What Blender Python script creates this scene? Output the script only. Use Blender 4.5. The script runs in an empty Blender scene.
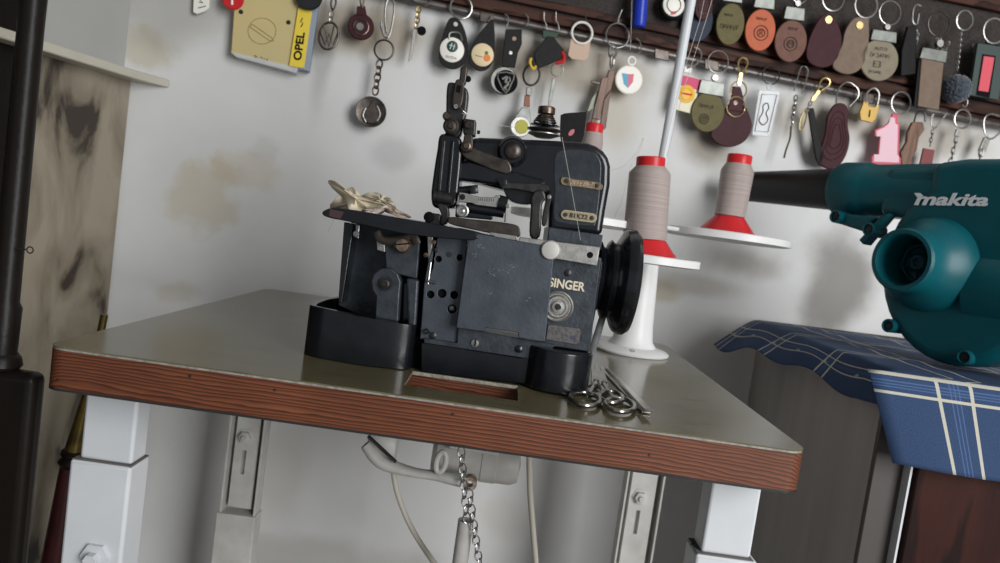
import bpy, bmesh, math, random
from mathutils import Vector, Matrix
random.seed(7)
R = math.radians
sc = bpy.context.scene
col = sc.collection
sc.view_settings.view_transform = 'Standard'
sc.view_settings.look = 'None'
sc.view_settings.gamma = 1
sc.view_settings.use_curve_mapping = False
sc.view_settings.exposure = 0.0

# ------------------------------------------------------------------ camera
F = 740.0; CX, CY = 500.0, 281.5
PITCH, ROLL = R(4.22), R(8.0)
r0 = Vector((1, 0, 0)); fw = Vector((0, math.cos(PITCH), -math.sin(PITCH))); u0 = Vector((0, math.sin(PITCH), math.cos(PITCH)))
cr = r0*math.cos(ROLL) + u0*math.sin(ROLL)
cu = -r0*math.sin(ROLL) + u0*math.cos(ROLL)
def ray(px, py): return fw + cr*((px-CX)/F) + cu*(-(py-CY)/F)
ZT = 0.75                                   # table top height
_d = ray(428, 399.5); ZC = ZT - _d.z/_d.y*0.6
CAM = Vector((0, 0, ZC))
def at(px, py, Y):
    d = ray(px, py); return CAM + d*(Y/d.y)
def atz(px, py, z):
    d = ray(px, py); return CAM + d*((z-ZC)/d.z)
cd = bpy.data.cameras.new('camera'); cam = bpy.data.objects.new('camera', cd); col.objects.link(cam)
cam.matrix_world = Matrix(((cr.x, cu.x, -fw.x, 0), (cr.y, cu.y, -fw.y, 0), (cr.z, cu.z, -fw.z, ZC), (0, 0, 0, 1)))
cd.sensor_width = 36; cd.lens = F/1000*36; cd.clip_start = 0.01
cd.dof.use_dof = True; cd.dof.focus_distance = 0.70; cd.dof.aperture_fstop = 9.0
sc.camera = cam

class Pl:                                   # a plane standing in the room: point, normal towards the viewer
    def __init__(s, p, n): s.p = Vector(p); s.n = Vector(n).normalized()
    def at(s, px, py):
        d = ray(px, py); return CAM + d*((s.p-CAM).dot(s.n)/d.dot(s.n))
    def mpp(s, px, py): return (s.at(px, py+1)-s.at(px, py)).length
    def fwd(s, o): return Pl(s.p+s.n*o, s.n)
def YP(Y): return Pl((0, Y, 0), (0, -1, 0))
WA = R(10)
WP = Pl((-0.3, 1.215, 0), (math.sin(WA), -math.cos(WA), 0))     # back wall
WD = Vector((math.cos(WA), math.sin(WA), 0))

# ------------------------------------------------------------------ materials
def nt(m):
    m.use_nodes = True; t = m.node_tree; return t, t.nodes, t.links, t.nodes['Principled BSDF']
_mc = {}
def mat(name, c, rough=.5, metal=0, c2=None, scale=40, amt=.5, bump=0, bscale=200, trans=0, coat=0, aniso=None, alpha=1, sheen=0, spec=.3):
    if name in _mc: return _mc[name]
    m = bpy.data.materials.new(name); t, N, L, B = nt(m)
    B.inputs['Roughness'].default_value = rough; B.inputs['Metallic'].default_value = metal
    B.inputs['Base Color'].default_value = (*c, 1)
    B.inputs['Specular IOR Level'].default_value = spec if metal < .3 else .5
    if trans: B.inputs['Transmission Weight'].default_value = trans
    if coat: B.inputs['Coat Weight'].default_value = coat; B.inputs['Coat Roughness'].default_value = .15
    if sheen: B.inputs['Sheen Weight'].default_value = sheen
    if alpha < 1: B.inputs['Alpha'].default_value = alpha
    tc = N.new('ShaderNodeTexCoord')
    if c2 is not None:
        n = N.new('ShaderNodeTexNoise'); n.inputs['Scale'].default_value = scale; n.inputs['Detail'].default_value = 6
        mp = N.new('ShaderNodeMapping'); L.new(tc.outputs['Object'], mp.inputs[0]); L.new(mp.outputs[0], n.inputs['Vector'])
        if aniso: mp.inputs['Scale'].default_value = aniso
        rp = N.new('ShaderNodeValToRGB'); rp.color_ramp.elements[0].position = .5-amt*.3; rp.color_ramp.elements[1].position = .5+amt*.3
        rp.color_ramp.elements[0].color = (*c, 1); rp.color_ramp.elements[1].color = (*c2, 1)
        L.new(n.outputs[0], rp.inputs[0]); L.new(rp.outputs[0], B.inputs['Base Color'])
    if bump:
        n2 = N.new('ShaderNodeTexNoise'); n2.inputs['Scale'].default_value = bscale; n2.inputs['Detail'].default_value = 4
        L.new(tc.outputs['Object'], n2.inputs['Vector'])
        b = N.new('ShaderNodeBump'); b.inputs['Strength'].default_value = bump; b.inputs['Distance'].default_value = .001
        L.new(n2.outputs[0], b.inputs['Height']); L.new(b.outputs[0], B.inputs['Normal'])
    _mc[name] = m; return m
M = {}
M['black_enamel'] = mat('black_enamel', (.0035, .004, .0055), .26, 0, (.008, .009, .012), 60, .8, .22, 110, coat=.35)
M['worn_enamel'] = mat('worn_enamel', (.026, .031, .038), .38, .25, (.055, .064, .076), 90, .9, .45, 260)
M['panel_enamel'] = mat('panel_enamel', (.040, .048, .060), .40, .35, (.075, .088, .105), 45, .9, .25, 300)
M['steel_brown'] = mat('steel_brown', (.030, .024, .020), .36, .75, (.105, .088, .076), 90, .9, .18, 300)
M['steel_dark'] = mat('steel_dark', (.018, .017, .017), .36, .6, (.055, .052, .05), 120, .9, .2, 300)
M['nickel'] = mat('nickel', (.42, .41, .385), .38, .85, (.26, .25, .235), 160, .9, .15, 500)
M['chrome'] = mat('chrome', (.30, .295, .28), .30, 1, (.42, .41, .39), 150)
M['bronze'] = mat('bronze', (.18, .13, .10), .35, .9, (.07, .05, .04), 200)
M['gold'] = mat('gold', (.55, .42, .20), .30, 1)
M['brass_plate'] = mat('brass_plate', (.26, .20, .11), .42, .6, (.09, .065, .04), 250, .9)
M['hole'] = mat('hole_black', (.003, .003, .004), .7, spec=.1)
M['black_plastic'] = mat('black_plastic', (.012, .012, .014), .42, bump=.1, bscale=600)
M['black_leather'] = mat('black_leather', (.007, .007, .008), .5, 0, (.014, .013, .012), 120, .8, .3, 500, spec=.14)
M['rubber'] = mat('belt_rubber', (.10, .105, .11), .6, 0, (.16, .165, .17), 90)
M['white_paint'] = mat('white_paint', (.66, .68, .70), .35, 0, (.56, .58, .60), 14, .9, .1, 60)
M['old_white'] = mat('old_white_paint', (.58, .58, .56), .42, 0, (.42, .40, .36), 35, 1.0, .2, 80)
M['white_plastic'] = mat('white_plastic', (.72, .72, .71), .35)
M['red_plastic'] = mat('red_plastic', (.55, .02, .025), .32)
M['teal'] = mat('teal_plastic', (.003, .078, .096), .36, 0, (.004, .094, .115), 25, .9, .12, 900)
M['teal_dark'] = mat('teal_inner_plastic', (.003, .06, .075), .45)
M['chalk'] = mat('print_white', (.75, .78, .80), .5)
M['thread_cable'] = mat('cream_cable', (.55, .52, .45), .5)
M['glass_plastic'] = mat('clear_plastic', (.72, .74, .76), .12, 0, alpha=.62)
M['ivory'] = mat('ivory_print', (.80, .77, .70), .4)
M['dark_wood_furniture'] = mat('dark_gloss_wood', (.006, .0045, .004), .38, 0, (.012, .009, .007), 10, .9, .3, 160, aniso=(1, 1, .1), spec=.16)

def wood(name, c1, c2, c3, axis='X', scale=1, rough=.35, stretch=16, dist=3.0, lines=0):
    m = bpy.data.materials.new(name); t, N, L, B = nt(m)
    tc = N.new('ShaderNodeTexCoord'); mp = N.new('ShaderNodeMapping'); L.new(tc.outputs['Object'], mp.inputs[0])
    s = {'X': (1, stretch, stretch), 'Z': (stretch, stretch, 1)}[axis]; mp.inputs['Scale'].default_value = [v*scale for v in s]
    n = N.new('ShaderNodeTexNoise'); n.inputs['Scale'].default_value = 2.2; n.inputs['Detail'].default_value = 5; n.inputs['Roughness'].default_value = .55; n.inputs['Distortion'].default_value = .4
    L.new(mp.outputs[0], n.inputs['Vector'])
    ml = N.new('ShaderNodeMath'); ml.operation = 'MULTIPLY'; ml.inputs[1].default_value = dist*2; L.new(n.outputs[0], ml.inputs[0])
    src = ml.outputs[0]
    if lines:
        sx = N.new('ShaderNodeSeparateXYZ'); L.new(tc.outputs['Object'], sx.inputs[0])
        a1 = N.new('ShaderNodeMath'); a1.operation = 'MULTIPLY_ADD'; L.new(sx.outputs['Z' if axis == 'X' else 'X'], a1.inputs[0]); a1.inputs[1].default_value = lines; L.new(ml.outputs[0], a1.inputs[2])
        a2 = N.new('ShaderNodeMath'); a2.operation = 'MULTIPLY_ADD'; L.new(sx.outputs['Y'], a2.inputs[0]); a2.inputs[1].default_value = lines*.6; L.new(a1.outputs[0], a2.inputs[2]); src = a2.outputs[0]
    fr = N.new('ShaderNodeMath'); fr.operation = 'FRACT'; L.new(src, fr.inputs[0])
    rp = N.new('ShaderNodeValToRGB'); e = rp.color_ramp.elements
    e[0].color = (*c1, 1); e[1].color = (*c1, 1); e[0].position = 0; e[1].position = 1
    a = e.new(.45); a.color = (*c2, 1); b = e.new(.86); b.color = (*c3, 1)
    L.new(fr.outputs[0], rp.inputs[0])
    n3 = N.new('ShaderNodeTexNoise'); n3.inputs['Scale'].default_value = 14; L.new(tc.outputs['Object'], n3.inputs['Vector'])
    mx = N.new('ShaderNodeMix'); mx.data_type = 'RGBA'; mx.blend_type = 'MULTIPLY'; mx.inputs[0].default_value = .5
    L.new(rp.outputs[0], mx.inputs[6]); L.new(n3.outputs[0], mx.inputs[7]); L.new(mx.outputs[2], B.inputs['Base Color'])
    B.inputs['Roughness'].default_value = rough
    bp = N.new('ShaderNodeBump'); bp.inputs['Strength'].default_value = .25; bp.inputs['Distance'].default_value = .001
    L.new(fr.outputs[0], bp.inputs['Height']); L.new(bp.outputs[0], B.inputs['Normal'])
    return m
M['edge_wood'] = wood('red_brown_wood', (.26, .086, .038), (.180, .055, .026), (.060, .020, .012), 'X', 1.0, .36, 9, 5.5, lines=330)
M['rack_wood'] = wood('rack_wood', (.095, .042, .030), (.065, .030, .022), (.028, .014, .012), 'X', .8, .35, 14, 2)
M['cabinet_wood'] = wood('cabinet_wood', (.050, .014, .010), (.034, .010, .008), (.015, .006, .005), 'Z', .6, .45, 12, 2)

for q_ in ('cabinet_wood', 'rack_wood'):
    B_ = M[q_].node_tree.nodes['Principled BSDF']; B_.inputs['Specular IOR Level'].default_value = .12; B_.inputs['Roughness'].default_value = .6
def laminate():
    m = bpy.data.materials.new('olive_laminate'); t, N, L, B = nt(m)
    tc = N.new('ShaderNodeTexCoord')
    n = N.new('ShaderNodeTexNoise'); n.inputs['Scale'].default_value = 9; n.inputs['Detail'].default_value = 8; n.inputs['Roughness'].default_value = .65
    L.new(tc.outputs['Object'], n.inputs['Vector'])
    rp = N.new('ShaderNodeValToRGB'); e = rp.color_ramp.elements
    e[0].position = .3; e[0].color = (.100, .084, .042, 1); e[1].position = .7; e[1].color = (.160, .138, .080, 1)
    L.new(n.outputs[0], rp.inputs[0])
    n2 = N.new('ShaderNodeTexNoise'); n2.inputs['Scale'].default_value = 55; n2.inputs['Detail'].default_value = 8
    mp = N.new('ShaderNodeMapping'); mp.inputs['Scale'].default_value = (.5, 2, 1); L.new(tc.outputs['Object'], mp.inputs[0]); L.new(mp.outputs[0], n2.inputs['Vector'])
    r2 = N.new('ShaderNodeValToRGB'); e = r2.color_ramp.elements
    e[0].position = .28; e[0].color = (.35, .32, .26, 1); e[1].position = .42; e[1].color = (1, 1, 1, 1)
    L.new(n2.outputs[0], r2.inputs[0])
    mx = N.new('ShaderNodeMix'); mx.data_type = 'RGBA'; mx.blend_type = 'MULTIPLY'; mx.inputs[0].default_value = .8
    L.new(rp.outputs[0], mx.inputs[6]); L.new(r2.outputs[0], mx.inputs[7]); L.new(mx.outputs[2], B.inputs['Base Color'])
    mr = N.new('ShaderNodeMapRange'); mr.inputs[3].default_value = .09; mr.inputs[4].default_value = .20; L.new(n.outputs[0], mr.inputs[0]); L.new(mr.outputs[0], B.inputs['Roughness'])
    return m
M['laminate'] = laminate()

def wallmat(name, base, base2, stains_shade):
    m = bpy.data.materials.new(name); t, N, L, B = nt(m)
    g = N.new('ShaderNodeNewGeometry'); P = g.outputs['Position']
    n = N.new('ShaderNodeTexNoise'); n.inputs['Scale'].default_value = 3.0; n.inputs['Detail'].default_value = 7; L.new(P, n.inputs['Vector'])
    rp = N.new('ShaderNodeValToRGB'); e = rp.color_ramp.elements
    e[0].position = .35; e[0].color = (*base2, 1); e[1].position = .6; e[1].color = (*base, 1); L.new(n.outputs[0], rp.inputs[0])
    cur = rp.outputs[0]
    nn = N.new('ShaderNodeTexNoise'); nn.inputs['Scale'].default_value = 22; nn.inputs['Detail'].default_value = 8; L.new(P, nn.inputs['Vector'])
    nl = N.new('ShaderNodeTexNoise'); nl.inputs['Scale'].default_value = 7; nl.inputs['Detail'].default_value = 4; L.new(P, nl.inputs['Vector'])
    for (px, py, rx, ry, c, s, kind) in stains_shade:  # stain and painted shadow patches alike darken the wall colour
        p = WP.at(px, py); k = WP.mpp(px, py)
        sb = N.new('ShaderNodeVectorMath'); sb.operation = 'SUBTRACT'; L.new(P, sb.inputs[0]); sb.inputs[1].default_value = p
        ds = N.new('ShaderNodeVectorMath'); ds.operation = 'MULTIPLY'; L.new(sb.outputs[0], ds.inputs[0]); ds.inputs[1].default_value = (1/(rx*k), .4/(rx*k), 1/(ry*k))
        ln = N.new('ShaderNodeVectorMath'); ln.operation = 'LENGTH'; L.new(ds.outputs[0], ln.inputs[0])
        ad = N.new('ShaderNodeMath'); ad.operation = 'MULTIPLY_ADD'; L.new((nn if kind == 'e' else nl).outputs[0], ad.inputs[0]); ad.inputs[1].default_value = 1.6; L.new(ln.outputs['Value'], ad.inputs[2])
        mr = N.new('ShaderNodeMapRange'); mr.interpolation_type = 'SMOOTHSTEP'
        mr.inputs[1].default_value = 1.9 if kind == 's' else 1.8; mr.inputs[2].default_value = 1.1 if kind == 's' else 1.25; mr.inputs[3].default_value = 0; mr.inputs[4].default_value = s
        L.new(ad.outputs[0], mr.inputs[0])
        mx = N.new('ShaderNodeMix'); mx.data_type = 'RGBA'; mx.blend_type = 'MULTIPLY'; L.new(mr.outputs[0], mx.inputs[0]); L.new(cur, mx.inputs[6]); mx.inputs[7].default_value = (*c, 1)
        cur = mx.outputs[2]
    L.new(cur, B.inputs['Base Color']); B.inputs['Roughness'].default_value = .6
    b = N.new('ShaderNodeBump'); b.inputs['Strength'].default_value = .35; b.inputs['Distance'].default_value = .004; L.new(nl.outputs[0], b.inputs['Height']); L.new(b.outputs[0], B.inputs['Normal'])
    return m

# ------------------------------------------------------------------ mesh helpers (world coordinates)
def link(name, bm, m, parent=None, smooth=True, bevel=0, seg=2, ang=35, mods=None, mats=None):
    me = bpy.data.meshes.new(name)
    bmesh.ops.remove_doubles(bm, verts=bm.verts, dist=1e-6)
    bmesh.ops.recalc_face_normals(bm, faces=bm.faces)
    if parent is None:
        xs = [v.co for v in bm.verts]
        o0 = Vector(((min(v.x for v in xs)+max(v.x for v in xs))/2, (min(v.y for v in xs)+max(v.y for v in xs))/2, min(v.z for v in xs)))
    else:
        o0 = Vector(parent['_o'])
    bmesh.ops.translate(bm, verts=bm.verts, vec=-o0)
    for f in bm.faces: f.smooth = smooth
    bm.to_mesh(me); bm.free()
    if smooth: me.set_sharp_from_angle(angle=R(ang))
    o = bpy.data.objects.new(name, me); col.objects.link(o)
    for mm in (mats or [m]): me.materials.append(mm)
    if parent is None: o.location = o0
    else: o.parent = parent
    o['_o'] = list(o0)
    if bevel:
        b = o.modifiers.new('bevel', 'BEVEL'); b.width = bevel; b.segments = seg; b.limit_method = 'ANGLE'; b.angle_limit = R(40); b.harden_normals = False
        w = o.modifiers.new('wn', 'WEIGHTED_NORMAL'); w.keep_sharp = True
        me.set_sharp_from_angle(angle=R(89))
    return o
def thing(name, label, cat, loc, group=None):
    o = bpy.data.objects.new(name, None); col.objects.link(o); o.location = loc; o.empty_display_size = .02
    o['label'] = label; o['category'] = cat; o['_o'] = list(loc)
    if group: o['group'] = group
    return o
def tag(o, label, cat, group=None, kind=None):
    o['label'] = label; o['category'] = cat
    if group: o['group'] = group
    if kind: o['kind'] = kind
    return o
def struct(o): o['kind'] = 'structure'; return o
def smooth(pts, n=5, closed=True):
    out = []; N = len(pts)
    rng = range(N) if closed else range(N-1)
    for i in rng:
        p0, p1, p2, p3 = (Vector(pts[(i-1) % N] if closed or i > 0 else pts[0]), Vector(pts[i]), Vector(pts[(i+1) % N]), Vector(pts[(i+2) % N] if closed or i+2 < N else pts[-1]))
        for k in range(n):
            t = k/n
            out.append(.5*((2*p1)+(-p0+p2)*t+(2*p0-5*p1+4*p2-p3)*t*t+(-p0+3*p1-3*p2+p3)*t**3))
    if not closed: out.append(Vector(pts[-1]))
    return out
def prism(bm, P, ext):
    a = [bm.verts.new(p) for p in P]; b = [bm.verts.new(p+ext) for p in P]
    n = len(P)
    f1 = bm.faces.new(a); f2 = bm.faces.new(b[::-1])
    for i in range(n): bm.faces.new((a[i], b[i], b[(i+1) % n], a[(i+1) % n]))
    return a
def slab(bm, pts, pl, t):                   # outline on a plane, thickened away from the viewer
    return prism(bm, [pl.at(*p) for p in pts], -pl.n*t)
def box(bm, x0, x1, y0, y1, z0, z1):
    prism(bm, [Vector(p) for p in ((x0, y0, z0), (x1, y0, z0), (x1, y1, z0), (x0, y1, z0))], Vector((0, 0, z1-z0)))
def basis(ax):
    ax = Vector(ax).normalized(); h = Vector((0, 0, 1)) if abs(ax.z) < .9 else Vector((1, 0, 0))
    u = ax.cross(h).normalized(); v = ax.cross(u).normalized(); return ax, u, v
def lathe(bm, o, ax, prof, n=32, sx=1, cap=True):   # prof: (radius, height)
    ax, u, v = basis(ax); o = Vector(o); rings = []
    for r, h in prof:
        if r < 1e-6: rings.append([bm.verts.new(o+ax*h)])
        else: rings.append([bm.verts.new(o+ax*h+(u*math.cos(2*math.pi*i/n)*sx+v*math.sin(2*math.pi*i/n))*r) for i in range(n)])
    for a, b in zip(rings, rings[1:]):
        if len(a) == 1 and len(b) == 1: continue
        for i in range(n):
            j = (i+1) % n
            if len(a) == 1: bm.faces.new((a[0], b[i], b[j]))
            elif len(b) == 1: bm.faces.new((a[i], b[0], a[j]))
            else: bm.faces.new((a[i], b[i], b[j], a[j]))
    if cap:
        if len(rings[0]) > 1: bm.faces.new(rings[0])
        if len(rings[-1]) > 1: bm.faces.new(rings[-1][::-1])
def cyl(bm, p, q, r, n=20, r2=None):
    p, q = Vector(p), Vector(q); lathe(bm, p, q-p, [(r, 0), (r if r2 is None else r2, (q-p).length)], n)
def tube(bm, pts, r, n=10, closed=False, flat=1.0, radii=None):
    pts = [Vector(p) for p in pts]; rings = []; N = len(pts); up = None
    for i, p in enumerate(pts):
        if closed: t = pts[(i+1) % N]-pts[i-1]
        else: t = pts[min(i+1, N-1)]-pts[max(i-1, 0)]
        t.normalize()
        if up is None: up = basis(t)[1]
        up = (up-t*up.dot(t)); up.normalize(); w = t.cross(up)
        rr = radii[i] if radii else r
        rings.append([bm.verts.new(p+(up*math.cos(2*math.pi*k/n)+w*math.sin(2*math.pi*k/n)*flat)*rr) for k in range(n)])
    for i in range(N if closed else N-1):
        a, b = rings[i], rings[(i+1) % N]
        if closed and i == N-1:             # find the best twist to close on
            s = min(range(n), key=lambda s: (a[0].co-b[s].co).length); b = b[s:]+b[:s]
        for k in range(n): bm.faces.new((a[k], b[k], b[(k+1) % n], a[(k+1) % n]))
    if not closed: bm.faces.new(rings[0][::-1]); bm.faces.new(rings[-1])
def torus(bm, c, nrm, Rr, r, n=28, m=8, sx=1, sy=1, up=None):
    ax, u, v = basis(nrm)
    if up is not None:
        v = Vector(up); v = (v-ax*v.dot(ax)).normalized(); u = v.cross(ax)
    tube(bm, [Vector(c)+(u*math.cos(2*math.pi*i/n)*sx+v*math.sin(2*math.pi*i/n)*sy)*Rr for i in range(n)], r, m, True)
def ball(bm, c, r, n=12, sz=(1, 1, 1)):
    g = bmesh.ops.create_uvsphere(bm, u_segments=n*2, v_segments=n, radius=r)
    for v in g['verts']: v.co = Vector((v.co.x*sz[0], v.co.y*sz[1], v.co.z*sz[2]))+Vector(c)
def chainmesh(bm, p, q, link, r, wide=.62):
    p, q = Vector(p), Vector(q); L_ = (q-p).length; n = max(2, int(L_/(link*1.25))); d = (q-p).normalized(); st = L_/n
    for i in range(n):
        c = p+d*st*(i+.5); a = Vector((math.sin(WA), -math.cos(WA), 0)) if i % 2 == 0 else (WD*.8+Vector((0, -.6, 0)))
        torus(bm, c, a, st*.68, r, 14, 6, wide, 1, up=d)
def ell(cx, cy, rx, ry, rot=0, n=28, a0=0, a1=360):
    out = []
    full = abs(a1-a0) >= 360
    for i in range(n):
        t = R(a0+(a1-a0)*i/(n if full else n-1)); x, y = rx*math.cos(t), ry*math.sin(t); c, s = math.cos(R(rot)), math.sin(R(rot))
        out.append((cx+x*c-y*s, cy+x*s+y*c))
    return out
def nb(): return bmesh.new()
def text(name, s, pl, px, py, hpx, ang, m, parent, depth=.0004, bold=0, shear=0, sx=1, align='CENTER'):
    cu_ = bpy.data.curves.new(name, 'FONT'); cu_.body = s; cu_.align_x = align; cu_.align_y = 'CENTER'; cu_.size = 1; cu_.offset = bold; cu_.shear = shear
    ob = bpy.data.objects.new(name, cu_); col.objects.link(ob)
    me = bpy.data.meshes.new_from_object(ob.evaluated_get(bpy.context.evaluated_depsgraph_get())); bpy.data.objects.remove(ob)
    bm = bmesh.new(); bm.from_mesh(me); bpy.data.meshes.remove(me)
    ca, sa = math.cos(R(ang)), math.sin(R(ang)); k = hpx/.72
    for v in bm.verts:
        x, y = v.co.x*k*sx, -v.co.y*k
        v.co = pl.at(px+x*ca-y*sa, py+x*sa+y*ca)
    g = bmesh.ops.extrude_face_region(bm, geom=bm.faces[:])
    bmesh.ops.translate(bm, verts=[e for e in g['geom'] if isinstance(e, bmesh.types.BMVert)], vec=pl.n*depth)
    return link(name, bm, m, parent, smooth=False)
def boolcut(o, bm):
    me = bpy.data.meshes.new('c'); bmesh.ops.recalc_face_normals(bm, faces=bm.faces); bm.to_mesh(me); bm.free()
    c = bpy.data.objects.new('c', me); col.objects.link(c)
    md = o.modifiers.new('cut', 'BOOLEAN'); md.object = c; md.operation = 'DIFFERENCE'; md.solver = 'EXACT'
    o.modifiers.move(len(o.modifiers)-1, 0)
    bpy.context.view_layer.update()
    for x in o.modifiers: x.show_viewport = (x.name == 'cut')
    nm = bpy.data.meshes.new_from_object(o.evaluated_get(bpy.context.evaluated_depsgraph_get()))
    o.modifiers.remove(md); o.data = nm
    for x in o.modifiers: x.show_viewport = True
    bpy.data.objects.remove(c)
def scrawl(name, pl, px, py, w, h, ang, m, parent, seed=1):   # worn, unreadable line of print
    rnd = random.Random(seed); b_ = bmesh.new(); ca, sa = math.cos(R(ang)), math.sin(R(ang)); x = -w/2
    while x < w/2:
        cw = h*rnd.uniform(.45, .75)
        for (a, b, c, d) in rnd.sample([(0, -.5, 0, .5), (cw*.8, -.5, cw*.8, .5), (0, -.5, cw*.8, -.5), (0, .5, cw*.8, .5), (0, 0, cw*.8, 0), (0, .5, cw*.8, -.5)], 3):
            P = [(px+(x+u)*ca-v*h*sa, py+(x+u)*sa+v*h*ca) for u, v in ((a, b), (c, d))]
            k = pl.mpp(px, py); tube(b_, [pl.at(*P[0]), pl.at(*P[1])], .22*k*max(1, h/3.2), 5)
        x += cw+h*.15
    return link(name, b_, m, parent)
def pts3(pl, pts): return [pl.at(*p) for p in pts]
# ------------------------------------------------------------------ the room
STAINS_SHADE = [ # real stains plus painted-in shadows: px, py, rx, ry, colour, strength, kind
 (205, 195, 42, 50, (.86, .78, .64), .75, 'e'), (245, 170, 50, 28, (.90, .82, .70), .6, 'e'), (150, 50, 30, 26, (.80, .72, .56), .7, 'e'),
 (175, 292, 24, 14, (.84, .78, .66), .6, 'e'), (265, 150, 20, 16, (.80, .78, .74), .5, 'e'),
 (395, 152, 26, 20, (.70, .70, .70), .7, 's'), (380, 34, 110, 36, (.50, .42, .32), .9, 's'), (322, 60, 14, 60, (.50, .49, .48), .6, 's'),  # middle patch: under-rack soot and painted shade; last: oval emblem's painted shadow
 (560, 66, 120, 40, (.56, .47, .36), .85, 's'), (905, 130, 120, 34, (.55, .48, .40), .8, 's'), (620, 120, 34, 44, (.72, .62, .48), .6, 's'),  # first two patches: soot with the rack's shade painted in
 (745, 262, 60, 22, (.42, .37, .32), .75, 's'), (700, 285, 60, 14, (.60, .54, .46), .6, 's'), (665, 292, 20, 14, (.72, .62, .46), .7, 's'), (840, 285, 56, 74, (.30, .28, .26), .9, 's'),  # last patch: soot with the blower's cast shadow painted in
 (708, 148, 40, 28, (.40, .34, .26), .85, 's'), (800, 120, 40, 30, (.7, .64, .56), .6, 's'),  # first patch: maroon fob's shadow painted into the plaster
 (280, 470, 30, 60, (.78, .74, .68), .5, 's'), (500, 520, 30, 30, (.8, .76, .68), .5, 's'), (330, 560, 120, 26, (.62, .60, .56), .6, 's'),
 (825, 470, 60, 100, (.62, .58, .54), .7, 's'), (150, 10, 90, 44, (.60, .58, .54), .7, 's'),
]
M['wall'] = wallmat('old_plaster', (.67, .67, .66), (.57, .57, .555), STAINS_SHADE)
def marble():
    m = bpy.data.materials.new('veined_marble'); t, N, L, B = nt(m)
    g = N.new('ShaderNodeNewGeometry'); mp = N.new('ShaderNodeMapping'); mp.inputs['Scale'].default_value = (1.6, 1.6, .7); L.new(g.outputs['Position'], mp.inputs[0])
    n = N.new('ShaderNodeTexNoise'); n.inputs['Scale'].default_value = 9; n.inputs['Detail'].default_value = 7; n.inputs['Distortion'].default_value = .7; L.new(mp.outputs[0], n.inputs['Vector'])
    rp = N.new('ShaderNodeValToRGB'); e = rp.color_ramp.elements
    e[0].position = .38; e[0].color = (.05, .04, .032, 1); e[1].position = .60; e[1].color = (.30, .262, .20, 1); q = e.new(.45); q.color = (.20, .17, .125, 1)
    L.new(n.outputs[0], rp.inputs[0]); L.new(rp.outputs[0], B.inputs['Base Color']); B.inputs['Roughness'].default_value = .35
    return m
M['marble'] = marble()
M['marble'].node_tree.nodes['Principled BSDF'].inputs['Specular IOR Level'].default_value = .25
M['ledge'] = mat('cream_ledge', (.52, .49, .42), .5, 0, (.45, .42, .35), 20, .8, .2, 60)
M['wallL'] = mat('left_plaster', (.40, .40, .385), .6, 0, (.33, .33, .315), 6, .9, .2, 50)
M['floor'] = mat('floor_tile', (.30, .26, .22), .5, 0, (.24, .20, .17), 5)

def wallpt(x, z, off=0): return WP.p+WD*((x+.3)/WD.x)+WP.n*off+Vector((0, 0, z))
xl = -.56
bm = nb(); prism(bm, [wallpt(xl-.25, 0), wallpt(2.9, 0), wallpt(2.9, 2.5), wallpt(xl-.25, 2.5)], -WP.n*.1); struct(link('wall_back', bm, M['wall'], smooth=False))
# left wall: comes towards the viewer from the corner
cpos = WP.at(111, 200); cpos.z = 0                      # the corner where the marble meets the plaster
LD = Vector((-.28, -.96, 0)).normalized(); LNn = Vector((LD.y*-1, LD.x, 0)).normalized()
if LNn.x < 0: LNn = -LNn
def LPl(o=0): return Pl(cpos+LNn*o, LNn)
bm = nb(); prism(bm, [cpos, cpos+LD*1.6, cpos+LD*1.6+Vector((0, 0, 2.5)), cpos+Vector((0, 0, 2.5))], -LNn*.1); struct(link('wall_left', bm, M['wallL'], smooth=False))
zl = WP.at(150, 85).z
ML_ = .05
for _i in range(120):
    q_ = cpos+LD*ML_+Vector((0, 0, ZC)); v_ = q_-CAM
    if CX+F*v_.dot(cr)/v_.dot(fw) < 24: break
    ML_ += .005
bm = nb(); prism(bm, [cpos, cpos+LD*ML_, cpos+LD*ML_+Vector((0, 0, zl)), cpos+Vector((0, 0, zl))], LNn*.015); struct(link('wall_cladding', bm, M['marble'], smooth=False)).name = 'trim_1'
# dark door standing in the left wall, nearer than the marble
bm = nb(); prism(bm, [cpos+LD*(ML_+.002), cpos+LD*1.3, cpos+LD*1.3+Vector((0, 0, 2.2)), cpos+LD*(ML_+.002)+Vector((0, 0, 2.2))], LNn*.018)
d1 = struct(link('door_1', bm, M['dark_wood_furniture'], smooth=False))
for zz in (.2, 1.2):
    bm = nb(); prism(bm, [cpos+LD*(ML_+.06)+Vector((0, 0, zz)), cpos+LD*1.2+Vector((0, 0, zz)), cpos+LD*1.2+Vector((0, 0, zz+.75)), cpos+LD*(ML_+.06)+Vector((0, 0, zz+.75))], LNn*.026); link('door_panel', bm, M['dark_wood_furniture'], d1, bevel=.006)
bm = nb(); box(bm, -1.6, 2.9, -2.4, 1.9, -.05, 0); struct(link('floor', bm, M['floor'], smooth=False))
# ledge over the marble
za = WP.at(168, 83).z
bm = nb()
p0 = WP.at(170, 84); p0.z = 0
prism(bm, [cpos+LNn*.001+Vector((0, 0, zl)), cpos+LD*.85+LNn*.001+Vector((0, 0, zl)), cpos+LD*.85+LNn*.05+Vector((0, 0, zl)), cpos+LNn*.05-LD*-.02+Vector((0, 0, zl)), p0+Vector((0, 0, zl)) + WP.n*.001], Vector((0, 0, .013)))
tag(link('ledge', bm, M['ledge'], bevel=.002), 'cream painted ledge running along the top of the veined marble slab', 'shelf')

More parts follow.
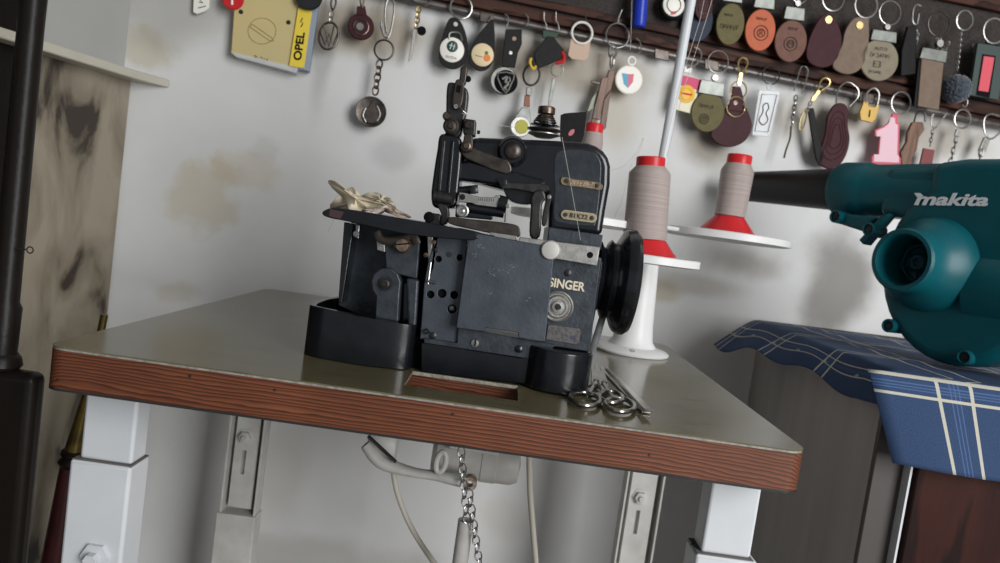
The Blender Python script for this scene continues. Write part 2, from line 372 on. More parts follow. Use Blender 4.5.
# near dark post at the left edge
t = thing('carved_post', 'dark glossy wooden post of tall furniture at the left edge of the view', 'post', (at(18, 480, .66).x, .66, 0))
def postx(px, py, Y=.66): return at(px, py, Y)
def zat(px, py, Y=.66): return at(px, py, Y).z
xa = at(24, 100, .66).x; xb = at(30, 430, .66).x
bm = nb(); cx_ = (at(30, 240, .66).x+at(8, 240, .66).x)/2
zb = zat(35, 366)
lathe(bm, (at(24, 200, .66).x-.008, .66, 0), (.0, 0, 1), [(.0125, zb), (.0135, zb+.05), (.011, zb+.055), (.0105, zb+.30), (.011, zb+.33), (.011, 1.9)], 24); link('shaft', bm, M['dark_wood_furniture'], t)
bm = nb(); x0 = at(2, 460, .66).x; x1 = at(33, 460, .66).x; box(bm, x0-.05, x1, .650, .672, 0, zb-.006); link('base_block', bm, M['dark_wood_furniture'], t, bevel=.008, seg=3)
bm = nb(); lathe(bm, (at(24, 200, .66).x-.008, .66, 0), (0, 0, 1), [(.016, zb-.006), (.018, zb-.003), (.0165, zb+.004), (.0135, zb+.008)], 24); link('collar', bm, M['dark_wood_furniture'], t)
bm = nb(); hx = at(30, 250, .65); torus(bm, hx, (0, 1, 0), .0028, .0006); cyl(bm, hx-Vector((.012, 0, 0)), hx-Vector((.0028, 0, 0)), .0006, 8); link('screw_eye', bm, M['steel_brown'], t)

# pole leaning between table leg and marble
Yp = 1.0
t = thing('curtain_pole', 'slim dark red and brass turned pole standing behind the left table leg', 'pole', tuple(at(64, 563, Yp)[:2])+(0,))
a = at(90, 385, Yp); b = at(73, 452, Yp); c_ = at(46, 620, Yp); c_.z = max(c_.z, .3); dn = Vector((c_.x-.02, Yp, 0))
bm = nb(); tube(bm, [a+Vector((.01, 0, .10)), a, b], .008, 14, radii=[.005, .006, .012]); link('brass_shaft', bm, mat('old_brass', (.16, .12, .03), .35, .8, (.08, .06, .02), 60), t)
bm = nb(); ax = (b-a).normalized(); lathe(bm, b, ax, [(.011, -.004), (.015, 0), (.015, .005), (.011, .008), (.014, .012), (.016, .016), (.012, .022)], 20); link('turned_ring', bm, M['dark_wood_furniture'], t)
bm = nb(); tube(bm, [b+ax*.02, c_, dn], .014, 16, radii=[.012, .018, .024]); link('wooden_shaft', bm, mat('oxblood_wood', (.055, .012, .012), .35, 0, (.02, .006, .006), 20, .8), t)

# ------------------------------------------------------------------ the table
TX0, TX1, TY0, TY1 = -.366, .2735, .603, 1.17
TH = .037
def rrect(x0, x1, y0, y1, r, z, n=6):
    out = []
    for cx, cy, a0 in ((x1-r, y0+r, -90), (x1-r, y1-r, 0), (x0+r, y1-r, 90), (x0+r, y0+r, 180)):
        for k in range(n+1):
            a = R(a0+90*k/n); out.append(Vector((cx+r*math.cos(a), cy+r*math.sin(a), z)))
    return out
T = thing('machine_table', 'olive topped sewing table with red-brown wooden edge and white steel legs', 'table', ((TX0+TX1)/2, (TY0+TY1)/2, 0))
HX0, HX1, HY0, HY1 = -.071, .0305, .640, .6985
def cutb(): b_ = nb(); box(b_, HX0, HX1, HY0, HY1, ZT-.1, ZT+.05); return b_
bm = nb(); prism(bm, rrect(TX0, TX1, TY0, TY1, .016, ZT-.0012), Vector((0, 0, .0012))); o = link('laminate_top', bm, M['laminate'], T, smooth=False); boolcut(o, cutb())
bm = nb(); prism(bm, rrect(TX0+.0006, TX1-.0006, TY0+.0006, TY1-.0006, .0155, ZT-.0030), Vector((0, 0, .0018))); o = link('laminate_backing', bm, mat('laminate_edge', (.34, .34, .31), .4, 0, (.20, .19, .17), 200), T, smooth=False); boolcut(o, cutb())
bm = nb(); prism(bm, rrect(TX0, TX1, TY0, TY1, .016, ZT-TH+.002), Vector((0, 0, TH-.005))); o = link('wooden_edge', bm, M['edge_wood'], T, ang=30); boolcut(o, cutb())
bm = nb(); prism(bm, rrect(TX0+.0004, TX1-.0004, TY0-.0006, TY1, .0155, ZT-TH), Vector((0, 0, .002))); o = link('bottom_sheet', bm, mat('dark_sheet', (.035, .035, .035), .3, .3), T, smooth=False); boolcut(o, cutb())
bm = nb(); box(bm, HX0, HX1, HY1-.003, HY1, ZT-.0022, ZT+.0012); link('cutout_lip', bm, mat('worn_light_edge', (.42, .40, .34), .4, 0, (.16, .13, .10), 300, .9), T, bevel=.0005)
bm = nb()                                   # nail heads along the front edge
for px, py in ((190, 376), (275, 390), (453, 414), (650, 455)):
    p = at(px, py, TY0); cyl(bm, p, p-Vector((0, .0008, 0)), .0012, 10)
link('edge_nails', bm, M['bronze'], T)
zu = ZT-TH-.0005
def xa_(px, py, Y): return at(px, py, Y).x
def leg_front(x0, x1, side):
    y0, y1 = .655, .683
    zj = at(110, 458, .65).z if side < 0 else at(730, 552, .65).z
    g = .0055; zj -= .006
    bm = nb(); box(bm, x0-g, x1+(.0025 if side < 0 else g), y0-g, y1+.003, 0, zj); lg = link('leg', bm, M['white_paint'], T, bevel=.003, seg=3)
    bm = nb(); box(bm, x0, x1, y0, y1, zj, zu); link('inner_tube', bm, M['white_paint'], lg, bevel=.003, seg=3)
    bm = nb(); box(bm, x0-.004, x1+.0015, y0-.004, y1+.002, zj-.001, zj+.0004); link('tube_seam', bm, mat('seam_dark', (.16, .15, .14), .7), lg)
    return lg
L1 = leg_front(xa_(82, 430, .655), xa_(135, 430, .655), -1)
p = at(96, 556, .6495); bm = nb(); lathe(bm, p, (0, -1, 0), [(.013, 0), (.013, .004), (.006, .0045), (.006, .012), (0, .012)], 6); link('clamp_bolt', bm, M['white_paint'], L1)
L2 = leg_front(xa_(706, 520, .655), xa_(757, 520, .655), 1)
p = at(697, 547, .672); bm = nb(); cyl(bm, p, p+Vector((-.006, 0, .002)), .002, 12); link('set_screw', bm, M['steel_dark'], L2)
def leg_rear(px0, px1, py, bx, by, name_side):
    Y = 1.06; x0, x1 = xa_(px0, py, Y), xa_(px1, py, Y)
    bm = nb(); box(bm, x0, x1, Y+.01, Y+.014, 0, zu); box(bm, x0, x0+.003, Y-.012, Y+.012, 0, zu); box(bm, x1-.003, x1, Y-.012, Y+.012, 0, zu)
    lg = link('leg', bm, M['old_white'], T, bevel=.0006)
    bm = nb(); pb = at(bx, by, Y)
    zb_ = at(bx, by+72, Y).z
    o_ = nb(); box(o_, x0+.009, x1-.009, Y-.004, Y+.009, zb_, zu); si = link('slotted_insert', o_, M['old_white'], lg, bevel=.001)
    c = nb(); zs1 = at(bx, by+14, Y).z; zs0 = at(bx, by+38, Y).z; box(c, pb.x-.003, pb.x+.003, Y-.02, Y+.004, zs0, zs1); boolcut(si, c)
    lathe(bm, pb+Vector((0, -.003, 0)), (0, -1, 0), [(.013, 0), (.013, .002), (.009, .0022), (.009, .008), (.004, .009), (.004, .012), (0, .012)], 6); link('hex_bolt', bm, M['old_white'], lg)
    bm = nb(); box(bm, x0-.002, x1+.002, Y-.016, Y+.016, 0, at(bx, by+76, Y).z if name_side < 0 else .38); link('lower_channel', bm, M['old_white'], lg, bevel=.001)
    return lg
leg_rear(230, 266, 440, 247, 436, -1)
leg_rear(622, 660, 500, 640, 496, 1)
# under-table frame rails
bm = nb(); box(bm, TX0+.06, TX1-.06, 1.04, 1.048, zu-.03, zu); link('rear_rail', bm, M['old_white'], T, bevel=.001)

# ------------------------------------------------------------------ motor under the table
Ym = .93
mt = thing('clutch_motor', 'cream painted clutch motor with tilted guard arm under the table top', 'motor', tuple(at(470, 462, Ym)))
pa, pb = at(436, 447, Ym), at(521, 464, Ym); axm = Vector((1, 0, 0))
r_ = .0255; cz = (at(480, 480, Ym).z+.0255); ca_ = Vector((at(432, 460, Ym).x, Ym, cz)); Lm = at(521, 464, Ym).x-ca_.x
bm = nb(); lathe(bm, ca_, axm, [(0, 0), (r_*.8, 0), (r_, .006), (r_, Lm*.55), (r_*1.04, Lm*.56), (r_*1.04, Lm*.72), (r_, Lm*.73), (r_, Lm-.012), (r_*.85, Lm-.003), (0, Lm)], 32); link('motor_body', bm, M['old_white'], mt)
bm = nb(); box(bm, ca_.x+.02, ca_.x+Lm-.03, Ym-.03, Ym+.03, cz+.018, zu); link('mounting_bracket', bm, M['old_white'], mt, bevel=.002)
arm = smooth([at(366, 444, .88), at(382, 462, .88), at(412, 472, .88), at(440, 476, .88), at(462, 480, .88)], 6, False)
bm = nb(); tube(bm, arm, .009, 16, flat=.7, radii=[.010+.002*math.sin(i/3) for i in range(len(arm))]); link('guard_arm', bm, M['old_white'], mt)
bm = nb(); lathe(bm, at(470, 482, .88)+Vector((0, .006, 0)), (0, -1, 0), [(.004, 0), (.0085, 0), (.0085, .014), (.004, .014), (.004, 0)], 24, cap=False); link('rusty_ring', bm, mat('rusty_metal', (.22, .12, .07), .6, .4, (.5, .46, .42), 120), mt)
bm = nb(); lathe(bm, Vector((at(392, 448, .90).x-.03, .90, at(392, 448, .90).z+.006)), axm, [(0, 0), (.022, .002), (.024, .006), (.024, .030), (.020, .036), (0, .036)], 28); link('pulley_cover', bm, M['old_white'], mt)
bm = nb(); torus(bm, at(441, 462, .87), (0, 1, 0), .008, .0035, 24, 10, .7, 1.55, up=(.1, 0, 1)); link('lever_eye', bm, M['old_white'], mt)
bm = nb(); tube(bm, [at(368, 436, .87), at(380, 447, .87), at(396, 462, .87)], .004, 10, flat=.5); link('bracket_plate', bm, M['steel_dark'], mt)
bm = nb(); chainmesh(bm, at(461, 448, .86), at(467, 522, .86), .0075, .0009); chainmesh(bm, at(469, 490, .858), at(481, 575, .858), .0075, .0009)
tag(link('treadle_chain', bm, M['chrome']), 'thin steel link chain hanging from the motor lever under the table', 'chain')
bm = nb(); pt = at(466, 520, .87); pq = at(461, 640, .87); pq.x = pt.x+.0
lathe(bm, pt, (pq-pt), [(.0075, 0), (.0095, 0), (.0095, (pq-pt).length), (.0075, (pq-pt).length), (.0075, 0)], 24, cap=False)
tag(link('treadle_rod', bm, M['old_white']), 'white hollow rod hanging below the motor beside the chain', 'rod')
bm = nb(); tube(bm, smooth([at(393, 470, .95), at(398, 495, .95), at(411, 527, .95), at(432, 560, .95), at(455, 590, .95), at(470, 640, .95)], 6, False), .0037, 12)
tag(link('power_cable', bm, M['thread_cable']), 'cream electric cable curving down left of the chain under the table', 'cable')
bm = nb(); tube(bm, smooth([at(527, 455, .97)+Vector((0, 0, .02)), at(530, 490, .97), at(533, 530, .97), at(536, 580, .97), at(530, 650, .97)], 6, False), .0040, 12)
tag(link('power_cable', bm, M['thread_cable']), 'cream electric cable hanging straight right of the motor under the table', 'cable')

# ------------------------------------------------------------------ the overlock machine
YF = .697
MC = thing('overlock_sewing_machine', 'old black cast iron overlock sewing machine with worn paint standing on the table', 'sewing machine', (at(450, 378, YF).x, YF+.06, ZT))
def S(name, pts, Y, t_, m, par=None, bevel=.0008, seg=2, sm=0, ang=35):
    P = smooth(pts, sm) if sm else pts
    b_ = nb(); slab(b_, [tuple(p) for p in P], YP(Y), t_); return link(name, b_, M[m] if isinstance(m, str) else m, par or MC, bevel=bevel, seg=seg, ang=ang)
def DISC(name, px, py, Y, prof, m, par=None, n=28, ax=(0, -1, 0)):   # turned part facing the viewer; prof in metres
    b_ = nb(); lathe(b_, at(px, py, Y), ax, prof, n); return link(name, b_, M[m] if isinstance(m, str) else m, par or MC)
K = .697/740
zr = at(313, 308, YF).z                     # rim of the base
# base: hollow left tray
xL, xM0 = at(307, 345, YF).x-.009, at(414, 345, YF).x
bm = nb()
out = []; dep = .125
def rim(x): return zr+.001 - max(0, (x-(xL+.02)))*.055
plan = smooth([(xL+.004, YF+.012), (xL, YF+.035), (xL+.001, YF+.075), (xL+.012, YF+.112), (xL+.03, YF+.125)], 5, False)
plan = smooth([(xM0-.001, YF+.030), (xM0-.002, YF+.012), (xM0-.010, YF+.002), (xM0-.040, YF-.003), (xL+.040, YF-.001), (xL+.018, YF+.003), (xL+.006, YF+.010)], 5, False)[:-1] + plan + [Vector((xM0-.002, YF+.125))]
inner = []
cen = Vector((xL+.055, YF+.062))
n_ = len(plan)
for p in plan:
    inner.append(Vector((max(xL+.0065, min(xM0-.010, p.x+(.0065 if p.x < cen.x else -.0065))), max(YF+.0065, min(YF+.1185, p.y)))))
rows = []
for (pp, f) in ((plan, 0), (plan, 1), (inner, 1), (inner, 2)):
    rows.append([bm.verts.new((p.x, p.y, ZT+.0006 if f == 0 else (rim(p.x) if f == 1 else ZT+.006))) for p in pp])
for a, b in zip(rows, rows[1:]):
    for i in range(n_): j = (i+1) % n_; bm.faces.new((a[i], a[j], b[j], b[i]))
bm.faces.new(rows[0]); bm.faces.new(rows[3])
link('base_tray', bm, M['black_enamel'], MC, bevel=.0016, seg=3)
# base: middle bridge and right foot
S('base_bridge', [(421, 343), (426, 343), (520, 358), (534, 356), (534, 385), (421, 372)], YF+.006, .11, 'black_enamel', bevel=.0012, seg=3)
x2, x3 = at(531, 360, YF).x, at(593, 370, YF).x
zt2 = at(556, 350, YF).z
bm = nb(); pl_ = [Vector(p) for p in smooth([(x2-.016, YF+.016), (x2-.004, YF+.008), (x2+.006, YF-.006), (x2+.022, YF-.014), (x2+.040, YF-.012), (x3-.008, YF-.002), (x3-.001, YF+.010), (x3, YF+.024)], 5, False)]
pl_ += [Vector((x3, YF+.12)), Vector((x2-.010, YF+.12))]
prism(bm, [Vector((p.x, p.y, ZT+.0006)) for p in pl_], Vector((0, 0, zt2-ZT))); link('base_foot', bm, M['black_enamel'], MC, bevel=.003, seg=4)
S('base_gap', [(408, 335), (424, 338), (424, 372), (408, 370)], YF+.020, .09, 'hole', bevel=0)
# left bay
S('bay_back', [(351, 222), (424, 232), (421, 345), (338, 305)], YF+.055, .02, 'worn_enamel', bevel=.001)
bm = nb(); prism(bm, [at(344, 222, YF+.03), at(354, 224, YF+.03), at(342, 303, YF+.03), at(338, 303, YF+.03)], Vector((0, .06, 0))); link('bay_side', bm, M['black_enamel'], MC, bevel=.0008)
S('bay_bracket', [(384, 236), (420, 241), (417, 279), (386, 271)], YF+.018, .03, 'worn_enamel', bevel=.0012)
S('crank_arm', [(371, 281), (374, 273), (382, 268), (391, 268), (398, 274), (401, 282), (400, 290), (398, 322), (375, 318), (376, 296), (372, 290)], YF+.012, .014, 'worn_enamel', bevel=.0015, seg=3)
DISC('crank_pivot', 386, 283.5, YF+.012, [(.0065, 0), (.0065, .003), (.0045, .003), (.0042, .007), (.0026, .0075), (.0024, .006), (0, .006)], 'steel_dark')
S('bay_rib', [(403, 282), (412, 284), (409, 328), (402, 325)], YF+.022, .03, 'black_enamel', bevel=.0015)
S('bay_post', [(406, 278), (419, 280), (416, 333), (408, 331)], YF+.014, .04, 'worn_enamel', bevel=.0025, seg=3)
DISC('feed_screw', 403, 245, YF+.012, [(.0082, 0), (.0082, .003), (.006, .006), (0, .0068)], mat('copper_screw', (.36, .25, .18), .35, .85, (.18, .13, .10), 200))
b_ = nb(); box(b_, -.007, .007, -.0006, .0006, -.0006, .0006); bmesh.ops.rotate(b_, verts=b_.verts, matrix=Matrix.Rotation(R(-12), 3, 'Y')); bmesh.ops.translate(b_, verts=b_.verts, vec=at(403, 244, YF+.0052)); link('screw_slot', b_, M['hole'], MC)
bm = nb(); sp = smooth([(376, 232), (381, 239), (391, 241), (402, 239), (410, 235), (414, 237), (417, 244)], 5, False)
tube(bm, [at(p[0], p[1], YF+.008) for p in sp], .0012, 8, flat=3.5); link('leaf_spring', bm, M['steel_brown'], MC)
S('spring_block', [(376, 233), (384, 236), (385, 252), (377, 250)], YF+.014, .012, 'nickel', bevel=.0005)
DISC('knurled_stud', 357, 234, YF+.02, [(.003, 0), (.003, .004), (0, .0045)], 'chrome')
S('bay_lever', [(355, 224), (360, 225), (359, 239), (355, 238)], YF+.02, .006, 'chrome', bevel=.001)
# dark slot between bay and plates, looper levers
S('slot_back', [(414, 228), (440, 232), (434, 345), (412, 342)], YF+.034, .02, 'hole', bevel=0)
S('looper_lever', [(427, 236), (433, 236), (432, 262), (428, 262)], YF+.012, .006, 'nickel', bevel=.0008)
S('looper_lever', [(434, 240), (438, 241), (434, 268), (431, 276), (429, 275), (432, 258)], YF+.010, .005, 'steel_brown', bevel=.0006)
bm = nb(); tube(bm, [at(431, 262, YF+.01), at(428, 284, YF+.01)], .0009, 8); tube(bm, [at(427, 281, YF+.008), at(436, 283, YF+.008)], .0012, 8); link('looper_wire', bm, M['chrome'], MC)
for px, py in ((434, 242), (426, 255), (437, 250)):
    DISC('looper_screw', px, py, YF+.010, [(.0022, 0), (.0022, .003), (0, .0034)], 'bronze', n=14)
# mid plate with holes
mp_ = S('hole_plate', [(440, 232), (468, 236), (457, 343), (420, 339), (424, 285), (428, 262), (432, 250)], YF+.010, .03, 'panel_enamel', bevel=.001)
for px, py, r in ((438.5, 259, .0030), (459.5, 257.5, .0030), (430.5, 294.5, .0036), (442, 293.5, .0042), (454, 295, .0038), (452, 309, .0044)):
    c = nb(); cyl(c, at(px, py, YF+.001), at(px, py, YF+.022), r, 20); boolcut(mp_, c)
    DISC('hole_floor', px, py, YF+.015, [(r*1.1, 0), (0, 0.0001)], 'hole', mp_, n=16)
DISC('plate_screw', 449.5, 254.5, YF+.0102, [(.0026, 0), (.0026, .0012), (0, .0014)], 'steel_dark', n=16)
DISC('plate_screw', 452, 308, YF+.016, [(.0028, 0), (.0028, .002), (.0008, .003), (0, .003)], 'nickel', n=16)
DISC('plate_screw', 433, 335.5, YF+.0102, [(.0034, 0), (.0034, .0014), (.002, .0022), (0, .0022)], 'steel_dark', n=16)
bm = nb(); tube(bm, [at(423, 331, YF+.008), at(426, 334, YF+.008), at(430, 332, YF+.008), at(427, 329, YF+.008), at(423, 331, YF+.008)], .0008, 8); link('plate_clip', bm, M['black_enamel'], MC)
S('strip_plate', [(458, 327), (556, 345), (551, 349), (545, 350), (538, 354), (530, 359), (520, 357.5), (424, 343), (424, 338), (457, 343)], YF+.006, .03, 'worn_enamel', bevel=.0008)
S('cover_plate', [(469, 232), (545, 245.5), (555, 247), (545, 342), (518, 338), (518, 333), (486, 328), (485.5, 332), (456, 328)], YF-.002, .016, 'panel_enamel', bevel=.0009)
DISC('strip_screw', 475, 343, YF+.006, [(.0036, 0), (.0036, .0015), (0, .0019)], 'nickel', n=18)
b_ = nb(); box(b_, -.0006, .0006, -.0005, .0005, -.0034, .0034); bmesh.ops.translate(b_, verts=b_.verts, vec=at(475.4, 342.6, YF+.0037)); link('screw_slot', b_, M['hole'], MC)
DISC('strip_screw', 519, 349, YF+.006, [(.0036, 0), (.0036, .0015), (.0022, .0024), (0, .0026)], 'black_enamel', n=18)
# chips in the cover paint
bm = nb(); random.seed(3)
for cx, cy, n, sp_ in ((481, 246, 9, 7), (492, 272, 12, 9), (505, 270, 10, 9), (513, 266, 8, 5), (490, 293, 7, 4), (475, 255, 6, 4), (529, 300, 3, 8)):
    for i in range(n):
        x, y = cx+random.gauss(0, sp_*.4), cy+random.gauss(0, sp_*.25)
        w = random.uniform(.5, 1.6); pts = [(x+w*random.uniform(.6, 1)*math.cos(k*1.05), y+w*.6*random.uniform(.6, 1)*math.sin(k*1.05)) for k in range(6)]
        slab(bm, pts, YP(YF-.00235), .0006)
link('paint_chips', bm, mat('chipped_paint', (.16, .18, .20), .35, .4), MC, smooth=False)
# right column
S('right_column', [(549, 250), (588, 256), (602, 258), (596, 300), (590, 352), (544, 345)], YF+.008, .09, 'worn_enamel', bevel=.0012)
S('column_side', [(588, 262), (603, 262), (597, 305), (588, 352), (582, 350)], YF+.016, .07, 'black_enamel', bevel=.001)
DISC('column_screw', 568, 273, YF+.008, [(.0034, 0), (.0034, .001), (.002, .0018), (0, .0018)], 'steel_dark', n=18)
DISC('stitch_dial', 557.5, 306.5, YF+.008, [(.0152, 0), (.0152, .002), (.0138, .003), (.0125, .002), (.0118, .002), (.0100, .004), (.0078, .004), (.0072, .003), (.006, .003), (.0055, .006), (.0030, .0062), (.0026, .005), (0, .005)], 'nickel', n=40)
DISC('dial_screw', 557.5, 306.5, YF+.0026, [(.0028, 0), (.0028, .001), (0, .0012)], 'steel_dark', n=16)
S('patent_plate', [(548, 324.5), (579, 328.5), (581, 331), (579, 343), (576, 344.5), (546, 339.5)], YF+.0065, .003, mat('dark_label', (.07, .066, .068), .5, .2, (.13, .12, .12), 400), bevel=.0004)
scrawl('patent_print', YP(YF+.0064), 557, 332.5, 15, 3.0, 9, mat('dull_print', (.14, .13, .125), .5), MC, 4)
text('patent_number', '36', YP(YF+.0063), 573, 338, 4.0, 9, mat('pale_blue_print', (.05, .06, .10), .5), MC, .0002, bold=.02)
text('maker_name', 'SINGER', YP(YF+.0078), 566.6, 285.0, 8.8, 8.5, mat('gilt_print', (.62, .55, .42), .5), MC, .0004, bold=.03, sx=.88)
# throat bar, block
S('bar_plate', [(520, 237), (600, 247), (597, 266), (516, 252)], YF-.001, .008, 'nickel', bevel=.0007)
DISC('bar_knob', 550.5, 250, YF-.001, [(.0092, 0), (.0092, .003), (.0082, .0042), (0, .0048)], mat('satin_knob', (.58, .56, .52), .38, .75), n=36)
DISC('bar_screw', 590, 255, YF-.001, [(.0030, 0), (.0028, .0006), (0, .0004)], 'hole', n=16)
S('bar_socket', [(490, 232), (517, 236), (517, 247), (512, 246), (512, 240), (490, 236)], YF+.004, .008, 'nickel', bevel=.0005)
S('arm_block', [(549, 227), (603, 235), (601, 250), (547, 243)], YF+.012, .09, 'worn_enamel', bevel=.001)
# cloth plate: rounded black board seen almost edge on
z0 = at(330, 212, YF).z; pl3 = smooth([(322, 213.5), (325, 210), (333, 208), (350, 209.5), (400, 218), (440, 225), (474, 233), (474, 240), (440, 238), (400, 233), (350, 222), (328, 217.5)], 4)
bm = nb(); slab(bm, [tuple(p) for p in pl3], YP(YF-.012), .075); link('cloth_plate', bm, M['black_enamel'], MC, bevel=.0018, seg=3)
bm = nb(); slab(bm, [(330, 209), (344, 212), (340, 219), (329, 216)], YP(YF-.0126), .0005); link('worn_patch', bm, mat('brown_wear', (.06, .035, .035), .4), MC)
# arm upright
arm_o = [(548, 232), (549, 205), (546, 196), (530, 192), (505, 190), (458, 178), (462, 139), (480, 137), (530, 139), (575, 141), (588, 142.5), (597, 146), (604, 151), (608.5, 157.5), (611, 166), (610.5, 185), (606, 210), (602, 236)]
S('arm', arm_o, YF+.040, .048, 'black_enamel', bevel=.006, seg=5)
S('arm_panel', smooth([(556, 152), (588, 150), (600, 158), (602, 175), (597, 221), (590, 227), (562, 224), (553, 218), (554, 190)], 4), YF+.0395, .006, mat('sheen_enamel', (.014, .017, .022), .33, .1, (.034, .041, .050), 70, .9, .4, 130, coat=.2), bevel=.003, seg=3)  # blotchy bluish sheen put into the panel's lighter colour
bm = nb()
for cx, cy, rx, ry in ((580, 160, 13, 8), (580, 172, 8, 5), (592, 164, 6, 9), (570, 196, 10, 6)):
    tube(bm, [at(x, y, YF+.0395) for x, y in ell(cx, cy, rx, ry, 10, 26, 160, 390)], .0009, 8)
bm.free()
# brass plates with writing
np_ = S('name_plate', smooth([(562, 177), (574, 179), (590, 181), (602, 184), (601, 190), (590, 188.5), (575, 186.5), (562, 184.5)], 3), YF+.0375, .003, 'brass_plate', bevel=.0003)
for px, py in ((566.5, 181), (597, 185.5)): DISC('plate_rivet', px, py, YF+.0375, [(.0022, 0), (.0022, .0008), (0, .0010)], 'steel_dark', np_, 14)
scrawl('plate_writing', YP(YF+.0373), 582, 183.6, 22, 4.2, 8, mat('plate_ivory', (.50, .38, .30), .5), np_, 9)
np2 = S('model_plate', [tuple(p) for p in ell(565.5, 214.5, 4.8, 4.8, 8, 12, 90, 270)]+[tuple(p) for p in ell(592.2, 218, 4.8, 4.8, 8, 12, -90, 90)], YF+.0375, .003, mat('pale_brass_plate', (.36, .31, .20), .42, .6), bevel=.0003)
b_ = nb(); slab(b_, ell(565.5, 214.5, 3.4, 3.4, 8, 12, 90, 270)+ell(592.2, 218, 3.4, 3.4, 8, 12, -90, 90), YP(YF+.0372), .0006); link('plate_field', b_, mat('plate_field', (.30, .25, .16), .45, .4, (.22, .18, .11), 250), np2)
for px, py in ((565.7, 214.6), (592, 218)): DISC('plate_rivet', px, py, YF+.0370, [(.0020, 0), (.0020, .0008), (0, .0010)], 'steel_dark', np2, 14)
text('model_number', '81K22', YP(YF+.0366), 578.8, 216.4, 4.6, 7.5, mat('plate_letters', (.03, .022, .014), .5), np2, .0004, bold=.0, sx=1.08)
# rocker levers and pivots on the arm
S('rocker_lever', smooth([(461, 150), (468, 146), (478, 150), (498, 157), (508, 160), (512, 170), (506, 174), (492, 170), (476, 163), (464, 157)], 4), YF+.030, .008, 'steel_brown', bevel=.0015, seg=3)
DISC('rocker_pivot', 512.5, 152, YF+.040, [(.0085, .0085), (.0075, .0125), (.0050, .014), (.0025, .0145), (0, .014)], 'steel_brown', n=40)
DISC('pivot_boss', 512.5, 152, YF+.040, [(.0150, -.006), (.0150, .006), (.0125, .0095), (.0115, .0085), (0, .0085)], 'black_enamel', n=40)
DISC('oil_cap', 503, 182, YF+.030, [(.004, 0), (.004, .002), (0, .003)], 'black_enamel', n=16)
S('lower_lever', smooth([(497, 178), (507, 182), (525, 183), (545, 184), (549, 190), (538, 193), (515, 189), (503, 188)], 4), YF+.028, .010, 'steel_dark', bevel=.0015)
S('arm_elbow', smooth([(505, 186), (530, 189), (536, 196), (531, 204), (516, 203), (507, 197)], 4), YF+.036, .025, 'black_enamel', bevel=.004, seg=4)
S('lifting_post', smooth([(535, 191), (543, 190), (546, 198), (542, 206), (540, 236), (530, 236), (531, 208), (531, 198)], 4), YF+.026, .012, 'steel_dark', bevel=.0018, seg=3)
S('lifting_link', smooth([(548, 194), (552, 196), (549, 210), (546, 225), (542, 224), (544, 208)], 4), YF+.030, .008, 'steel_dark', bevel=.001)
DISC('link_screw', 549, 197, YF+.028, [(.0020, 0), (.0020, .002), (0, .0023)], 'chrome', n=14)
# needle head
S('needle_head', smooth([(441, 134), (459, 137), (462, 150), (460, 178), (456, 205), (446, 208), (434, 207), (431, 196), (433, 176), (437, 150)], 4), YF+.028, .040, 'black_enamel', bevel=.003, seg=4)
S('head_rail', [(441, 140), (446, 140), (441, 192), (437, 191)], YF+.0245, .006, 'steel_dark', bevel=.0012)
S('head_rail', [(451, 140), (455, 141), (450, 196), (446, 195)], YF+.0255, .006, 'black_enamel', bevel=.0012)
S('head_shoulder', [(455, 162), (470, 160), (545, 180), (545, 188), (505, 186), (456, 180)], YF+.033, .03, 'black_enamel', bevel=.003)
DISC('take_up_disc', 451, 126, YF+.026, [(.0078, -.012), (.0078, 0), (.0060, .0015), (.0055, .0005), (.0028, .001), (.0024, .003), (0, .003)], 'steel_brown', n=32)
DISC('take_up_disc', 447, 116, YF+.028, [(.0044, -.008), (.0044, 0), (.0030, .002), (0, .002)], 'steel_brown', n=24)
S('take_up_body', smooth([(447, 86), (452, 82), (463, 86), (468, 92), (467, 108), (464, 122), (459, 137), (446, 137), (446, 110)], 4), YF+.032, .014, 'steel_dark', bevel=.002, seg=3)
S('thread_guide', smooth([(456, 80), (463, 81), (464, 90), (462, 104), (457, 109), (452, 106), (453, 94)], 4), YF+.027, .005, 'steel_brown', bevel=.001)
S('guide_slot', [(457, 85), (461, 85.5), (460, 93), (456, 92)], YF+.0266, .002, 'hole', bevel=0)
S('guide_tip', smooth([(461, 67), (467, 66), (467, 74), (465, 84), (459, 84), (460, 74)], 4), YF+.030, .008, 'steel_brown', bevel=.0018)
DISC('guide_ball', 468, 79, YF+.032, [(0, -.003), (.003, -.001), (.003, .001), (0, .003)], 'hole', n=16)
DISC('guide_eyelet', 456, 106.5, YF+.0265, [(.0022, 0), (.0022, .001), (.001, .001), (.001, .0004), (0, .0004)], 'nickel', n=18)
bm = nb(); tube(bm, [at(459, 106, YF+.024), at(463, 111, YF+.022), at(467, 114, YF+.024)], .0005, 8); link('guide_wire', bm, M['chrome'], MC)
S('clamp_block', [(463, 118), (476, 120), (475, 136), (463, 134)], YF+.026, .016, 'steel_dark', bevel=.0015, seg=3)
DISC('clamp_screw', 468.5, 125, YF+.026, [(.0042, 0), (.0042, .003), (.0030, .004), (0, .004)], 'steel_brown', n=20)
DISC('clamp_screw', 477, 132, YF+.030, [(.0018, 0), (.0018, .003), (0, .003)], 'steel_dark', n=12, ax=(1, 0, 0))
S('connecting_link', smooth([(465, 134), (472, 135), (473, 145), (471, 151), (464, 152), (460, 147), (463, 141)], 4), YF+.022, .006, 'steel_brown', bevel=.0012)
DISC('link_pivot', 466.5, 146, YF+.022, [(.0042, 0), (.0042, .0015), (.0030, .002), (.0026, .003), (0, .003)], 'bronze', n=22)
